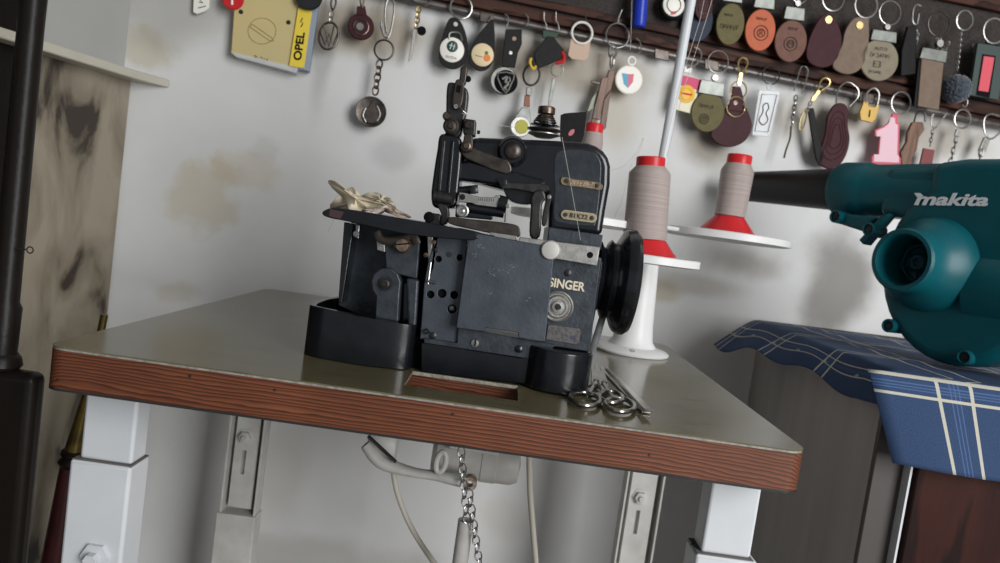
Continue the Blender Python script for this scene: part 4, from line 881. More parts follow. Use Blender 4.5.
KS('top_moulding', [(880, -14), (1080, 28), (1080, -60), (880, -60)], .024, .012, M['rack_wood'], RK, bevel=.002)
pl_r = WP.fwd(.020); bm = nb(); cyl(bm, pl_r.at(330, ry(330, 2)-4), pl_r.at(1080, ry(1080, 0)), .0055, 20); link('metal_rail', bm, mat('grey_rail', (.16, .15, .145), .4, .5, (.09, .075, .07), 40), RK)
for x in (480, 655, 705, 860):
    KS('rail_clip', [(x, ry(x, -5)), (x+14, ry(x+14, -5)), (x+14, ry(x+14, 5)), (x, ry(x, 5))], .027, .003, 'steel_brown', RK, bevel=.001)

KO = .034                                   # lower row hangs this far from the wall
class Key:
    def __init__(s, label, px, py, off=KO, name='key_ring'):
        s.off = off; s.t = thing(name, label, 'keychain' if name == 'key_ring' else name.replace('_', ' '), tuple(WP.fwd(off).at(px, py)), 'key rings hanging from the wall rack' if name == 'key_ring' else None)
        s.pl = WP.fwd(off); s.m = s.pl.mpp(px, py)
    def P(s, x, y, o=0): return WP.fwd(s.off+o).at(x, y)
    def ring(s, x, y, r, m='chrome', w=1.0, sx=1, sy=1, nm='split_ring', turn=0):
        n = WP.n.copy(); n.rotate(Matrix.Rotation(R(turn), 3, 'Z')); b = nb(); torus(b, s.P(x, y), n, r*s.m, w*s.m, 32, 8, sx, sy, up=(.1, 0, 1)); return link(nm, b, M[m], s.t)
    def slab(s, nm, pts, m, o=0, th=.003, bevel=.0006, sm=0, par=None): return KS(nm, pts, s.off+o, th, m, par or s.t, bevel, sm)
    def disc(s, nm, x, y, r, m, o=0, th=.003, par=None, prof=None, rx=None):
        b = nb(); pr = prof or [(0, 0), (r*s.m, 0), (r*s.m, th*.6), (r*s.m*.93, th), (0, th)]
        lathe(b, s.P(x, y, o-th), WP.n, pr, 36, sx=1); return link(nm, b, M[m] if isinstance(m, str) else m, par or s.t)
    def chain(s, a, b_, m='chrome', l=3.2, w=.55, nm='chain'):
        b = nb(); chainmesh(b, s.P(*a), s.P(*b_), l*s.m, w*s.m); return link(nm, b, M[m], s.t)
    def wire(s, pts, m='chrome', r=.6, nm='wire_loop', closed=False, n=5, o=0, flat=1):
        b = nb(); tube(b, smooth([s.P(x, y, o) for x, y in pts], n, closed), r*s.m, 8, closed, flat=flat); return link(nm, b, M[m] if isinstance(m, str) else m, s.t)
    def line(s, nm, pts, m, w=1, o=.0005, par=None):
        b = nb(); tube(b, [s.P(x, y, o) for x, y in pts], w*s.m/2, 6); return link(nm, b, M[m] if isinstance(m, str) else m, par or s.t)
    def text(s, nm, st, x, y, h, a, m, o=.0003, par=None, **k): return text(nm, st, WP.fwd(s.off+o), x, y, h, a, M[m] if isinstance(m, str) else m, par or s.t, .0003, **k)
    def clasp(s, x0, y0, x1, y1, m='gold'):  # lobster clasp from the eye at (x0,y0) to the swivel at (x1,y1)
        dx, dy = x1-x0, y1-y0; L_ = math.hypot(dx, dy); ux, uy = dx/L_, dy/L_; vx, vy = -uy, ux
        f = lambda a, b: (x0+ux*a*L_+vx*b, y0+uy*a*L_+vy*b)
        s.wire([f(.55, 1.2), f(.35, 4), f(.12, 4.6), f(0, 1.5), f(.03, -2.8), f(.2, -4.4), f(.4, -2.6), f(.55, -1)], m, 1.1, 'clasp_hook', False)
        s.slab('clasp_body', [f(.5, 2.2), f(.5, -2.2), f(.72, -1.8), f(.86, -2.4), f(1, -1.2), f(1, 1.2), f(.86, 2.4), f(.72, 1.8)], m, .001, .004, .0006)
        s.wire([f(.42, -3), f(.5, -5.5)], m, .9, 'clasp_trigger')
    def hook(s, x, y, h=7, m='chrome'):
        s.wire([(x-1, y-h), (x+2.4, y-h+1), (x+2.2, y-2), (x, y+1), (x-2.2, y-1)], m, .55, 'rail_hook')
ML = lambda n, c, r=.5, c2=None, sc_=90, bump=.35: mat(n, c, r, 0, c2, sc_, .9, bump, 500, spec=.14)
olive = ML('olive_leather', (.135, .115, .045), .5, (.10, .085, .035)); orange = ML('orange_leather', (.50, .13, .06), .45, (.42, .10, .045)); brownL = ML('brown_leather', (.17, .085, .06), .5, (.13, .06, .045))
maroon = ML('maroon_leather', (.040, .010, .014), .5, (.055, .016, .020)); taupe = ML('taupe_leather', (.20, .145, .11), .55, (.16, .115, .085)); beige = ML('beige_leather', (.25, .215, .155), .55, (.20, .17, .12))
satin = mat('satin_cap', (.15, .155, .142), .45, .85, (.22, .23, .21), 60); darkprint = ML('dark_print', (.05, .035, .03), .6, bump=0)
navy = ML('navy_rubber', (.02, .03, .05), .45)

k = Key('small white tag with dark marks hanging alone at the top left', 201, 4, .012); k.slab('tag_plate', [(194, -14), (210, -12), (209, 8), (205, 11), (197, 14), (193, 12)], 'ivory'); k.line('tag_mark', [(198, 8), (206, 6)], 'hole', .8); k.line('tag_mark', [(199, 2), (203, 3), (200, 0)], 'hole', .8)
k = Key('small red round tag with white centre above the yellow box', 233, 1, .030); k.disc('red_disc', 233, -1, 11, 'red_plastic'); k.line('white_mark', [(232, -6), (232, 5)], 'ivory', 2.4, .001)
# the yellow box
t = thing('yellow_card_box', 'clear plastic box with yellow card and an OPEL strip mounted on the wall', 'box', tuple(WP.at(270, 60)))
M['box_yellow'] = mat('aged_yellow_card', (.56, .45, .20), .5, 0, (.50, .42, .22), 12, .8); M['opel_yellow'] = mat('strip_yellow', (.74, .56, .06), .45)
KS('card_body', [(236, -20), (301, -10), (291, 70), (231, 54)], .024, .022, 'box_yellow', t, .001)
KS('clear_bottom', [(229, 50), (236, 57), (296, 73), (299, 66), (291, 66), (232, 52)], .026, .024, 'glass_plastic', t, .0008)
KS('grey_side', [(299, -4), (319, 2), (309, 71), (290, 67)], .026, .020, mat('grey_blue_plastic', (.26, .30, .36), .4), t, .0008)
sg = KS('opel_strip', [(298, 8), (312, 11), (304, 68), (289, 66)], .028, .002, 'opel_yellow', t, .0004)
text('opel_text', 'OPEL', WP.fwd(.0283), 299.5, 46.5, 7.8, -82, M['hole'], sg, .0004, bold=.03, sx=1.12)
b_ = nb(); tube(b_, [WP.fwd(.0283).at(301, 27), WP.fwd(.0283).at(303, 23), WP.fwd(.0283).at(300.5, 22), WP.fwd(.0283).at(302.5, 18)], .0007, 6); link('opel_mark', b_, M['hole'], sg)
b_ = nb(); tube(b_, [WP.fwd(.0243).at(x, y) for x, y in ell(262, 31, 14, 13, 0, 36)], .0004, 6, True); tube(b_, [WP.fwd(.0243).at(x, y) for x, y in ((252, 24), (272, 38), (274, 41), (270, 41), (250, 27), (252, 24))], .0005, 6); link('outline_drawing', b_, mat('brown_ink', (.22, .15, .06), .6), t)
scrawl('box_print', WP.fwd(.0243), 260, 59, 13, 4.0, 14, M['hole'], t, 3)
for x, y in ((241, 12), (288.5, 22.5)):
    b_ = nb(); lathe(b_, WP.fwd(.0235).at(x, y), WP.n, [(.0035, 0), (.0035, .001), (0, .0012)], 16); link('dark_pin', b_, M['steel_dark'], t)
k = Key('round black cap hanging in front of the OPEL strip', 309, 4, .040); k.disc('black_disc', 309, -3, 13.5, 'black_plastic', th=.006)
k = Key('openwork oval metal emblem with crossing V bars on a small clip', 329, 25, .030)
k.ring(328.8, 36, 10.4, 'steel_brown', 1.2, .92, 1.33, 'emblem_rim'); k.line('emblem_bar', [(324, 25), (329, 47), (334, 26)], 'steel_brown', 2); k.line('emblem_bar', [(320, 32), (325, 45), (329, 34), (333, 45), (338, 33)], 'steel_brown', 2)
k.wire([(333, -6), (336, 2), (333, 10), (331, 4), (333, -6)], 'steel_dark', 1, 'clip'); k.chain((332, 12), (330.5, 22), 'chrome', 3)
k = Key('round brown leather fob with a ringed silver centre', 361, 18, .030)
k.disc('leather_disc', 361, 27, 13.4, maroon, th=.004); k.ring(361, 27, 7.6, 'bronze', 1.0, nm='inner_ring'); k.disc('centre_stud', 360, 27, 4, satin, .0015, .003); k.slab('leather_tab', [(357, 6), (365, 6), (367, 16), (356, 16)], maroon, 0, .003); k.wire([(361, -8), (364, -2), (362, 8), (360, 0)], 'bronze', .9, 'clip')
k = Key('long steel snap hook holding a chained bronze pear medallion', 387, 30, .032)
k.wire([(384, 36), (381, 26), (382, 22), (384, 36), (389, 36), (393, 20), (394, 4), (390, -2), (386, 4), (385, 20), (387, 34)], 'chrome', 1.1, 'snap_hook', n=4)
k.ring(384, 50, 9.6, 'steel_dark', 1.0, sy=1.05); k.chain((380, 61), (375, 94), 'bronze', 5.2, 1.0)
k.disc('medallion', 371, 112, 15.2, 'steel_brown', 0, .005, prof=[(0, 0), (.0225, 0), (.0245, .002), (.0235, .0045), (.0190, .0032), (0, .0030)]); k.slab('pear_relief', [(373, 100), (376, 106), (381, 114), (379, 121), (371, 124), (364, 120), (363, 113), (369, 106)], 'steel_brown', .0006, .003, .001, 3); k.wire([(366, 108), (363, 115), (366, 122)], 'nickel', .9, 'bright_edge', o=.001); k.wire([(377, 106), (380, 114), (377, 121)], 'nickel', .9, 'bright_edge', o=.001)
k = Key('thin steel bar pendant with a tiny black disc beside it', 418, 5, .030)
k.ring(421, -2, 9, 'steel_brown', .6, sx=1.1, sy=.8); k.chain((419, 7), (416, 28), 'gold', 4, .8); k.slab('steel_bar', [(413.5, 28), (417, 29), (411.5, 59), (408, 62)], 'nickel', 0, .003); k.disc('black_disc', 421.5, 31, 4.6, 'hole', .002)
k = Key('black teardrop fob with white round badge showing a green wreath emblem', 461, 5)
k.ring(461, 7.5, 11.2, 'chrome', 1.2); k.slab('leather_drop', [(449, 19), (458, 19), (464, 28), (468, 44), (467, 58), (460, 67), (451, 69), (441, 63), (439, 52), (442, 38)], 'black_leather', 0, .004, .0008, 4)
k.wire([(449, 40), (450, 33), (459, 33), (462, 41)], satin, 1.2, 'badge_bracket', o=.001); k.disc('white_badge', 452, 50, 12.6, 'ivory', .0022, .002, prof=None)
k.disc('green_wreath', 452.3, 46.5, 5.8, mat('dark_green_print', (.012, .06, .05), .5), .0030, .001); k.line('emblem_arrow', [(450, 49), (452, 43)], 'ivory', .9, .0032); k.line('emblem_arrow', [(453, 50), (455, 44)], 'ivory', .7, .0032); k.line('emblem_arrow', [(449, 45), (455, 46.5)], 'ivory', .6, .0032); k.disc('rivet', 455.5, 24.5, 2.4, 'nickel', .001, .002); k.text('badge_text', 'SKODA', 451, 57.5, 2.4, 12, 'steel_dark', .0023)
k = Key('black pointed fob with cream round badge showing an orange fruit', 490, 22)
k.slab('leather_drop', [(491, 20), (494, 23), (495, 42), (494, 58), (489, 68), (480, 71), (471, 65), (469, 54), (476, 38)], 'black_leather', 0, .004, .0008, 4); k.disc('cream_badge', 482.5, 55, 11.6, mat('cream_badge', (.72, .58, .36), .45), .0022, .002)
k.disc('orange_fruit', 487, 58, 3.6, mat('orange_print', (.75, .22, .04), .5), .0030, .001); k.disc('green_leaf', 486.5, 53, 1.9, mat('leaf_print', (.03, .18, .06), .5), .0030, .001); k.line('badge_writing', [(475, 55), (482, 57)], darkprint, .7, .0024); k.wire([(488, 22), (493, 14)], 'steel_dark', .6, 'wire_loop')
k = Key('black riveted strap with black and chrome disc showing a rampant lion', 512, 22)
for x in (507, 527): k.wire([(x-2, 14), (x+1, 17), (x+1, 23), (x-1, 26)], 'chrome', .7, 'rail_hook')
k.slab('leather_strap', [(506, 29), (522, 29), (522, 44), (518, 53), (515, 68), (502, 66), (503, 52)], 'black_leather', 0, .004, .001); k.disc('rivet', 514, 39, 2.4, 'bronze', .001, .002); k.disc('rivet', 510.5, 53, 1.9, 'nickel', .001, .002)
d = k.disc('chrome_disc', 503.5, 81, 14.4, satin, .001, .004); d.scale.x = 1; k.disc('black_field', 506, 82, 12.2, 'hole', .003, .002)
sh = k.wire([(498, 73), (514, 74), (511, 84), (506, 93), (500, 84)], 'nickel', .8, 'shield_outline', True, 2, .0035); k.wire([(502, 79), (507, 77), (505, 82), (508, 84), (504, 88), (507, 90)], 'nickel', 1.4, 'lion_relief', False, 4, .0035); k.wire([(509, 77), (510, 81), (507, 82)], 'nickel', .9, 'lion_relief', False, 3, .0035)
k = Key('black five sided fob on green tab with small yellow and red links', 548, 22)
for x in (545, 557): k.wire([(x-1, 12), (x-1, 20), (x+1, 24), (x+2, 30)], 'chrome', .7, 'rail_hook')
k.slab('green_tab', [(543, 30), (559, 33), (557, 38), (543, 38)], mat('dark_green_tab', (.02, .05, .03), .5), -.001, .003); k.slab('leather_pentagon', [(547, 36), (554, 37), (564, 50), (562, 59), (540, 68), (536, 64), (534, 53)], 'black_leather', 0, .004, .001)
k.wire([(531, 58), (530, 63), (533, 69), (536, 66)], mat('yellow_link', (.70, .45, .05), .4), 1.6, 'yellow_link'); k.wire([(562, 52), (564, 57), (562, 62), (556, 63)], 'red_plastic', 2.0, 'red_link')
k = Key('round steel fob with yellow centre and copper neck on a dark ring', 531, 70)
k.ring(531.5, 75, 8.4, 'steel_dark', 1.2, sy=1.25); k.slab('steel_neck', [(527, 87), (532, 88), (531, 96), (526, 95)], satin, .001, .005, .001); k.slab('copper_neck', [(525, 95), (530, 96), (530, 107), (524, 106)], mat('copper', (.20, .07, .04), .5, .3), .001, .004); k.slab('steel_body', [(522, 107), (530, 108), (531, 128), (512, 128), (515, 117)], satin, 0, .004, .001)
k.disc('steel_rim', 520, 127, 10.5, 'nickel', .001, .004); k.disc('yellow_centre', 521.5, 127, 7.4, mat('yellow_centre', (.45, .42, .04), .4), .002, .003)
k = Key('thin steel rod pendant on a tiny ring above the tension discs', 557, 66); k.ring(557, 70, 6.4, 'chrome', .6, sy=1.05); k.slab('rod', [(552.5, 78), (556, 79), (553, 94), (550, 108), (548, 107), (550, 92)], satin, 0, .003, .0006)
k = Key('cream bottle opener shaped tag with a large round opening', 582, 20)
k.ring(582, 33, 10.8, 'ivory', 1.3, nm='opener_ring'); k.slab('tag_body', [(571, 38), (575, 43), (582, 45.5), (589, 43), (591, 40), (588, 58), (584, 61), (572, 59), (568, 55)], mat('pinkish_cream', (.56, .40, .30), .5), 0, .0025, .0008); k.wire([(585, 14), (586, 20), (584, 23)], 'steel_dark', .6, 'rail_hook')
k = Key('large ring with a bundle of carved brown wooden slats', 618, 20)
k.ring(617.5, 35.5, 12.2, 'chrome', .9); k.wire([(622, 10), (619, 17), (618, 24), (621, 20)], 'chrome', .7, 'rail_hook'); k.chain((613, 47), (612, 66), 'nickel', 7, 1.3)
M['slat'] = wood('carved_wood', (.26, .12, .06), (.18, .08, .04), (.08, .035, .02), 'Z', 2, .45, 20, 3); kk = k
for i, (a, b, c_, d_) in enumerate((((609, 70), (616, 71), (606, 108), (599, 106)), ((602, 78), (609, 77), (600, 120), (592, 118)), ((604, 100), (611, 90), (606, 128), (599, 134)), ((596, 104), (602, 106), (594, 134), (589, 131)))):
    k.slab('wooden_slat', [a, b, c_, d_], M['slat'], .002*(i % 3), .005, .0008)
k.slab('green_slip', [(600, 88), (604, 80), (600, 98), (591, 110), (587, 112), (592, 98)], mat('sage_plastic', (.28, .30, .22), .4), -.003, .002); k.slab('dark_peg', [(592, 80), (600, 82), (600, 85), (592, 83)], 'steel_brown', .004, .004)
k = Key('white round tag printed with a blue and red shield', 632, 48)
k.wire([(636, 38), (640, 42), (641, 50), (637, 54)], 'chrome', .6, 'rail_hook'); k.ring(631.5, 61, 4.0, 'ivory', 1.2, nm='tag_loop'); k.disc('tag_disc', 628.5, 80, 14.6, 'ivory', 0, .003)
s_ = k.slab('shield_blue', [(622, 73), (628, 74), (628, 88), (624, 84)], mat('shield_blue', (.10, .34, .50), .5), .0006, .001, 0); k.slab('shield_red', [(628, 74), (634, 74), (633, 82), (628, 88)], mat('shield_red', (.62, .14, .20), .5), .0006, .001, 0)
k = Key('bright blue plastic cylinder hanging by the white pole', 640, 2, .048); b = nb(); tube(b, [k.P(642, -16), k.P(639, 24), k.P(638.5, 27)], 7.2*k.m, 24, radii=[7.2*k.m, 7.2*k.m, 6*k.m]); link('cylinder_body', b, mat('cobalt_plastic', (.015, .04, .42), .3), k.t)
k.wire([(632, -10), (631, 30), (630, 50)], 'chrome', .5, 'wire_strand')
k = Key('round black fob with white crest printed face left of the pole', 672, 0, .036); k.disc('black_disc', 673, 6, 15, 'hole', 0, .005); k.disc('white_face', 673.5, 5, 11.6, 'ivory', .0016, .002); k.ring(673.5, 5, 7.5, 'steel_dark', .5, nm='printed_circle').location += WP.n*.0018; k.slab('red_mark', [(671, 12), (677, 11), (676, 14), (671, 15)], 'red_plastic', .0022, .0005, 0)
k = Key('dark blue leather fob partly behind the white pole', 700, 10, .034); k.slab('leather_oval', ell(699, 22, 14, 20, 12), navy, 0, .005, .001)
k = Key('small dark brown oval fob in front of the dark blue one', 704, 0, .044); k.slab('leather_oval', ell(704, 6, 9, 14, 8), maroon, 0, .004, .001); k.ring(704, 5, 6, 'bronze', .4, nm='stitched_edge', sy=1.5).location += WP.n*.001
def capfob(label, cx, cy, rx, ry_, rot, m, capx, capy, cw, ch, ringc, txt, off=.044, emb=None):
    k = Key(label, capx, capy-ch, off)
    k.slab('leather_oval', ell(cx, cy, rx, ry_, rot, 36), m, 0, .0045, .0012)
    c, s = math.cos(R(rot)), math.sin(R(rot)); f = lambda x, y: (capx+x*c-y*s, capy+x*s+y*c)
    k.slab('metal_cap', [f(-cw, -ch), f(cw, -ch), f(cw+1, ch), f(-cw-1, ch)], satin, .0016, .008, .0012)
    k.disc('cap_ball', *f(0, -ch-3), 3.2, 'nickel', .001, .006)
    if ringc: k.ring(*ringc, 'chrome', .8)
    for (st, x, y, h) in txt:
        if st == 'AUTO' or st == 'E3': k.text('stamped_text', st, x, y, h, rot*.9, darkprint, .0004)
        else: scrawl('stamped_print', WP.fwd(off+.0004), x, y, len(st)*h*.72, h, rot*.9, darkprint, k.t, len(st)*7)
    if emb: 
        for r in (emb[2], emb[2]*.55): b = nb(); tube(b, [k.P(x, y, .0003) for x, y in ell(emb[0], emb[1], r, r*1.05, 0, 26)], .5*k.m, 6, True); link('stamped_ring', b, darkprint, k.t)
        if len(emb) > 3: k.text('stamped_mark', emb[3], emb[0], emb[1], emb[2]*.8, rot, darkprint, .0004)
    return k
capfob('olive green oval leather fob with dark print in the upper row', 730.5, 24, 14, 21, 8, olive, 733, -2, 9, 4, None, (('SMSARO', 730, 27, 4.4), ('MAROLI', 729, 15, 2.2)))
capfob('orange oval leather fob with stamped round emblem in the upper row', 760.5, 30, 15, 21, 8, orange, 765, 2, 9.5, 6.5, None, (('TORERO', 762, 19, 2.6),), emb=(761, 33, 7, 'R'))
capfob('mid brown oval leather fob with stamped round emblem in the upper row', 791, 41, 16, 21, 8, brownL, 795, 13.5, 9.5, 6.5, (800, -6, 9), (('RENTA', 793, 29, 2.8),), emb=(790.5, 44, 6.5, 'M'))
capfob('beige oval leather fob stamped AUTO with a square logo', 879.5, 60, 19, 21, 8, beige, 884.5, 36, 12, 5.5, (890, 13, 12), (('AUTO', 881, 49, 3.4), ('SERVICE', 880, 55.5, 3.8), ('E3', 877, 64.5, 6.5), ('BEOGRAD', 875, 72, 2.4)))
def petal(label, pts, m, riv, ringc, rm, rivm='gold', off=.044):
    k = Key(label, ringc[0], ringc[1], off); k.slab('leather_petal', pts, m, 0, .005, .0012, 4); k.disc('rivet', *riv, 4.2, rivm, .0015, .0025); k.ring(*ringc, rm, 1.1); return k
petal('dark glossy maroon leather petal fob with brass rivet', [(823, 15), (832, 15), (838, 24), (842, 38), (839, 56), (830, 66), (818, 67), (808, 60), (807, 48), (813, 30)], maroon, (828, 20), (833, -1, 12), 'chrome')
petal('taupe suede petal fob with brass rivet and thick pale ring', [(855, 18), (868, 18), (869, 24), (869, 40), (866, 60), (858, 71), (846, 74), (834, 68), (835, 58), (842, 46), (846, 30)], taupe, (859, 25.5), (866, 5.5, 12.5), 'nickel')
k = Key('narrow black leather fob hanging from a steel snap hook in the upper row', 915, 8, .040); k.wire([(921, 6), (916, 5), (913, 12), (913, 22), (917, 24), (919, 14)], 'chrome', .9, 'snap_hook'); k.slab('leather_strip', [(908, 26), (917, 26), (916, 74), (901, 76), (902, 50)], 'black_leather', 0, .006, .0015)
k = Key('taupe rectangular strap fob with wide satin metal cap', 937, 30, .048); k.ring(939, 24, 12.5, 'steel_brown', .9); k.disc('cap_ball', 937.5, 44, 4, 'nickel', .001, .007); k.slab('leather_strap', [(922, 58), (944, 62), (939, 110), (918, 106)], taupe, 0, .005, .001); k.slab('metal_cap', [(923, 47), (948, 51), (946, 63), (920, 58)], satin, .0016, .008, .0012); k.slab('dark_backing', [(919, 60), (924, 60), (918, 108), (914, 106)], 'black_leather', -.003, .003)
k = Key('fluffy grey blue pompom on a thin chain', 962, 20, .046); k.ring(964.5, 20.5, 9.4, 'chrome', 1.0, sy=1.05); k.chain((961, 33), (957, 72), 'chrome', 2.2, .45)
b = nb(); g = bmesh.ops.create_icosphere(b, subdivisions=5, radius=13.5*k.m); random.seed(5)
for v in g['verts']: v.co = v.co*(1+random.uniform(-.13, .13))
bmesh.ops.translate(b, verts=b.verts, vec=k.P(956, 89)); link('pompom', b, mat('blue_grey_fluff', (.07, .085, .11), .95, 0, (.04, .05, .065), 120, sheen=.5), k.t, ang=180)
k = Key('grey green rectangular fob with a red bar at the right edge', 992, 30, .046); k.ring(994, 31, 12.5, 'nickel', 1.1); k.slab('fob_lug', [(988, 38), (1002, 41), (1001, 46), (987, 43)], 'steel_dark', .001, .005); k.slab('fob_body', [(978, 43), (1006, 47), (999, 100), (970, 95)], mat('grey_green_rubber', (.045, .065, .06), .5, bump=.4, bscale=900), 0, .007, .001); k.slab('bar_edge', [(982.5, 54), (996, 56), (989.5, 98), (976, 95)], 'hole', .0006, .002, 0); k.slab('red_bar', [(984, 56), (994.5, 57.5), (988.5, 92), (978.5, 90.5)], mat('coral_red', (.62, .09, .12), .4), .0012, .002, .0003)
k = Key('jumble of beaded steel chain behind the strap fobs', 935, 30, .034)
random.seed(11)
for i in range(7):
    x, y = random.uniform(905, 975), random.uniform(30, 45); k.chain((x, y), (x+random.uniform(-12, 12), y+random.uniform(14, 30)), 'chrome', 2.4, .6)
# lower row, right of the pole
k = Key('magenta and yellow printed rectangular tag right of the white pole', 692, 48)
k.wire([(694, 47), (700, 50), (701, 58), (695, 65), (687, 68)], 'chrome', 1.0, 'wire_loop'); k.slab('tag_plate', [(681, 74), (701, 79), (693, 114), (674, 109)], mat('tag_cream', (.72, .68, .50), .45), 0, .003, .0006); k.slab('magenta_band', [(681, 74.6), (700.5, 79.4), (698, 90), (679, 85)], mat('magenta_print', (.55, .03, .12), .45), .0005, .001, 0)
d = k.disc('yellow_circle', 686.5, 94, 9.2, mat('amber_print', (.80, .42, .03), .4), .0012, .001); k.ring(686.5, 94, 6, 'opel_yellow', .7, nm='circle_outline').location += WP.n*.0012; k.line('circle_bar', [(681, 93), (692, 95)], 'red_plastic', 1.6, .0014); k.slab('tag_lug', [(684, 66), (692, 68), (691, 73), (684, 72)], 'ivory', 0, .003)
capfob('olive leather fob with wide square metal cap in the lower row', 708, 112, 16.5, 20, 10, olive, 712, 88, 12, 7, (718, 62, 11), (('OPTIMA', 707, 106.5, 3.6),), off=KO+.004, emb=(704, 119, 4.6, 'V'))
k = Key('maroon round leather fob on a gold clasp with a gold ring over it', 743, 60); k.clasp(744, 58, 739, 86); k.ring(738.5, 90, 8.8, 'gold', .8); k.slab('leather_tab', [(733, 86), (741, 87), (744, 99), (743, 112), (728, 110), (731, 98)], maroon, .0016, .003, .001); k.slab('leather_disc', [(729, 104), (743, 104), (750, 116), (752, 128), (745, 141), (731, 147), (717, 143), (711, 133), (720, 120)], maroon, 0, .0045, .0012, 4); k.disc('rivet', 735, 103, 2.4, 'bronze', .002, .002); k.ring(735, 107, 10, 'gold', .6).location += WP.n*.003
k = Key('clear plastic tag with engraved figure in a grey frame', 770, 64); k.ring(771, 75, 9.4, 'steel_dark', .7); k.ring(769.5, 87, 2.6, 'glass_plastic', .9, nm='tag_loop'); k.slab('clear_plate', [(759, 90), (781, 91), (770, 137), (752, 135)], 'glass_plastic', 0, .004, .0008); k.wire([(762, 94), (777, 95), (768, 132), (755, 131)], 'nickel', .5, 'frame_line', True, 1, .0006); k.wire([(767, 103), (769, 108), (766, 113), (768, 120), (763, 125), (759, 120), (763, 112), (763, 106)], 'steel_dark', .5, 'engraved_figure', True, 3, .0006)
k = Key('two steel pins with a short chain and curved brass strip', 800, 66); k.wire([(803, 66), (800, 70), (794, 91)], 'chrome', .7, 'steel_pin'); k.wire([(805, 66), (808, 72), (802, 94)], 'chrome', .7, 'steel_pin'); k.chain((796, 96), (792, 124), 'chrome', 3.6, .7); k.wire([(791, 126), (790, 138), (786, 150), (784, 158)], 'brass_plate', 1.7, 'brass_strip', flat=.5)
k = Key('gold clasp with black cord strap and small brass ring', 824, 76); k.clasp(828, 79, 812, 101); k.ring(803, 120, 4, 'gold', .9, sx=.7, sy=2.6, nm='brass_ring'); k.slab('cord_strap', [(808, 108), (814, 108), (817, 124), (824, 158), (820, 166), (816, 158), (811, 128)], 'black_leather', 0, .004, .001); k.chain((811, 102), (806, 112), 'nickel', 3, .7)
k = Key('maroon shoe sole shaped leather fob on a horseshoe wire', 847, 84); k.wire([(836, 104), (838, 90), (847, 82), (857, 88), (858, 97), (849, 107)], 'chrome', .9, 'wire_loop'); k.slab('leather_sole', [(836, 104), (845, 104), (849, 112), (848, 124), (850, 140), (846, 156), (837, 168), (826, 168), (818, 160), (822, 146), (826, 132), (828, 116)], maroon, 0, .006, .0015, 4)
b = nb(); 
for q in (.8, .6, .4): tube(b, smooth([k.P(836+(x-836)*q, 137+(y-137)*q, .0003) for x, y in ((836, 106), (845, 108), (847, 124), (849, 140), (844, 158), (830, 166), (820, 158), (825, 140), (829, 118))], 4), .4*k.m, 6, True)
link('sole_ridges', b, maroon, k.t)
k = Key('small yellow padlock shaped fob with keyhole', 874, 86); k.wire([(866, 103), (867, 93), (874, 88), (879, 94), (877, 106)], 'nickel', 1.0, 'shackle'); lk = k.slab('lock_body', [(864, 101), (868, 101), (869, 106), (875, 107), (877, 104), (880, 105), (876, 119), (872, 123), (861, 120), (860, 112)], mat('yellow_brass', (.50, .32, .08), .35, .3), 0, .005, .001); k.line('keyhole', [(870, 110), (869, 117)], 'hole', 1.4, .0004)
k = Key('pale pink figure one tag with red border on a ring', 901, 96); k.ring(901, 103, 11, 'chrome', .9)
one = [(893, 113), (899, 114), (897, 122), (900, 123), (899, 156), (901, 158), (901, 165), (872, 164), (872, 156), (878, 156), (880, 136), (875, 136), (875, 130), (884, 126), (889, 122)]
k.slab('red_border', one, mat('red_border', (.55, .10, .14), .4), 0, .003, .0005); k.slab('pink_face', [(886+(x-886)*.86, 140+(y-140)*.90) if y > 121 else (890+(x-892)*.7, 122+(y-121)*.6) for x, y in one], mat('pink_face', (.72, .48, .54), .4), .0006, .001, 0)
k = Key('carved brown wooden figure fob behind the pink tag', 918, 112); k.wire([(914, 122), (917, 113), (924, 112), (925, 122)], 'steel_dark', .8, 'wire_loop'); k.slab('carved_figure', [(913, 122), (923, 122), (925, 130), (919, 138), (917, 150), (912, 158), (912, 167), (902, 166), (901, 152), (907, 142), (908, 132)], M['slat'], 0, .007, .0015)
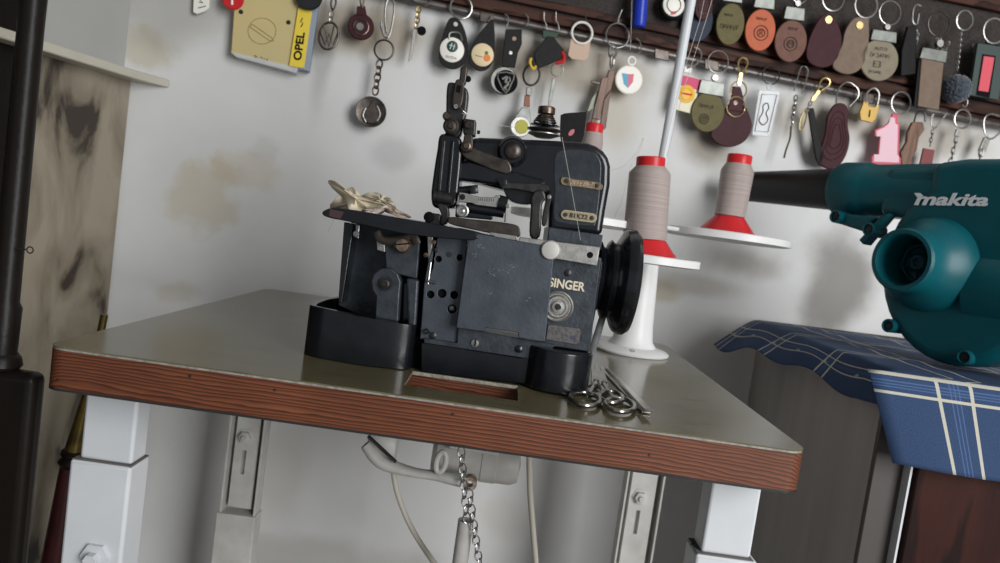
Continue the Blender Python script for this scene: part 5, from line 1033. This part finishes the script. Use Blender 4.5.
k = Key('small dark red rectangular fob on a loop and chain', 938, 118); k.wire([(947, 113), (940, 122), (935, 128), (931, 124), (933, 114)], 'chrome', .8, 'wire_loop'); k.chain((933, 130), (930, 146), 'chrome', 3.2, .6); k.slab('fob_body', [(924, 148), (935, 150), (931, 172), (919, 170)], mat('brick_red', (.19, .05, .05), .5), 0, .004)
k = Key('plain steel ring with a short swivel and chain ending behind the blower', 962, 108); k.hook(965, 106); k.ring(962.5, 119, 9.4, 'chrome', .9); k.slab('swivel', [(957, 129), (961, 130), (960, 137), (955, 136)], 'nickel', 0, .004); k.chain((957, 137), (950, 164), 'chrome', 4, .7)
k = Key('steel swivel hook with chain at the right end above the blower', 992, 114); k.wire([(1002, 131), (991, 139), (985, 133), (984, 120), (990, 114), (1000, 116)], 'chrome', .9, 'swivel_hook'); k.slab('swivel_body', [(985, 137), (991, 138), (986, 152), (979, 151)], 'nickel', 0, .005, .001); k.chain((982, 150), (977, 168), 'chrome', 4.5, .8)
# ------------------------------------------------------------------ rest of the room and the light
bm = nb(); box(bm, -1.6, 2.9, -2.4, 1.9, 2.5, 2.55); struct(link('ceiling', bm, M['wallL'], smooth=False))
bm = nb(); box(bm, 2.8, 2.9, -2.4, 1.9, 0, 2.5); struct(link('wall_right', bm, mat('dim_plaster', (.30, .30, .29), .7), smooth=False))
w = bpy.data.worlds.new('sky'); sc.world = w; w.use_nodes = True
bg = w.node_tree.nodes['Background']; bg.inputs[0].default_value = (.88, .94, 1.0, 1); bg.inputs[1].default_value = .34
def area(name, loc, target, sx, sy, power, colr):
    l = bpy.data.lights.new(name, 'AREA'); l.shape = 'RECTANGLE'; l.size = sx; l.size_y = sy; l.energy = power; l.color = colr
    o = bpy.data.objects.new(name, l); col.objects.link(o); o.location = loc
    o.rotation_euler = (Vector(target)-Vector(loc)).to_track_quat('-Z', 'Y').to_euler(); return o
area('window_daylight', (1.75, -1.35, 1.40), (1.1, 1.1, .85), 1.3, 1.9, 90, (.98, .99, 1.0))
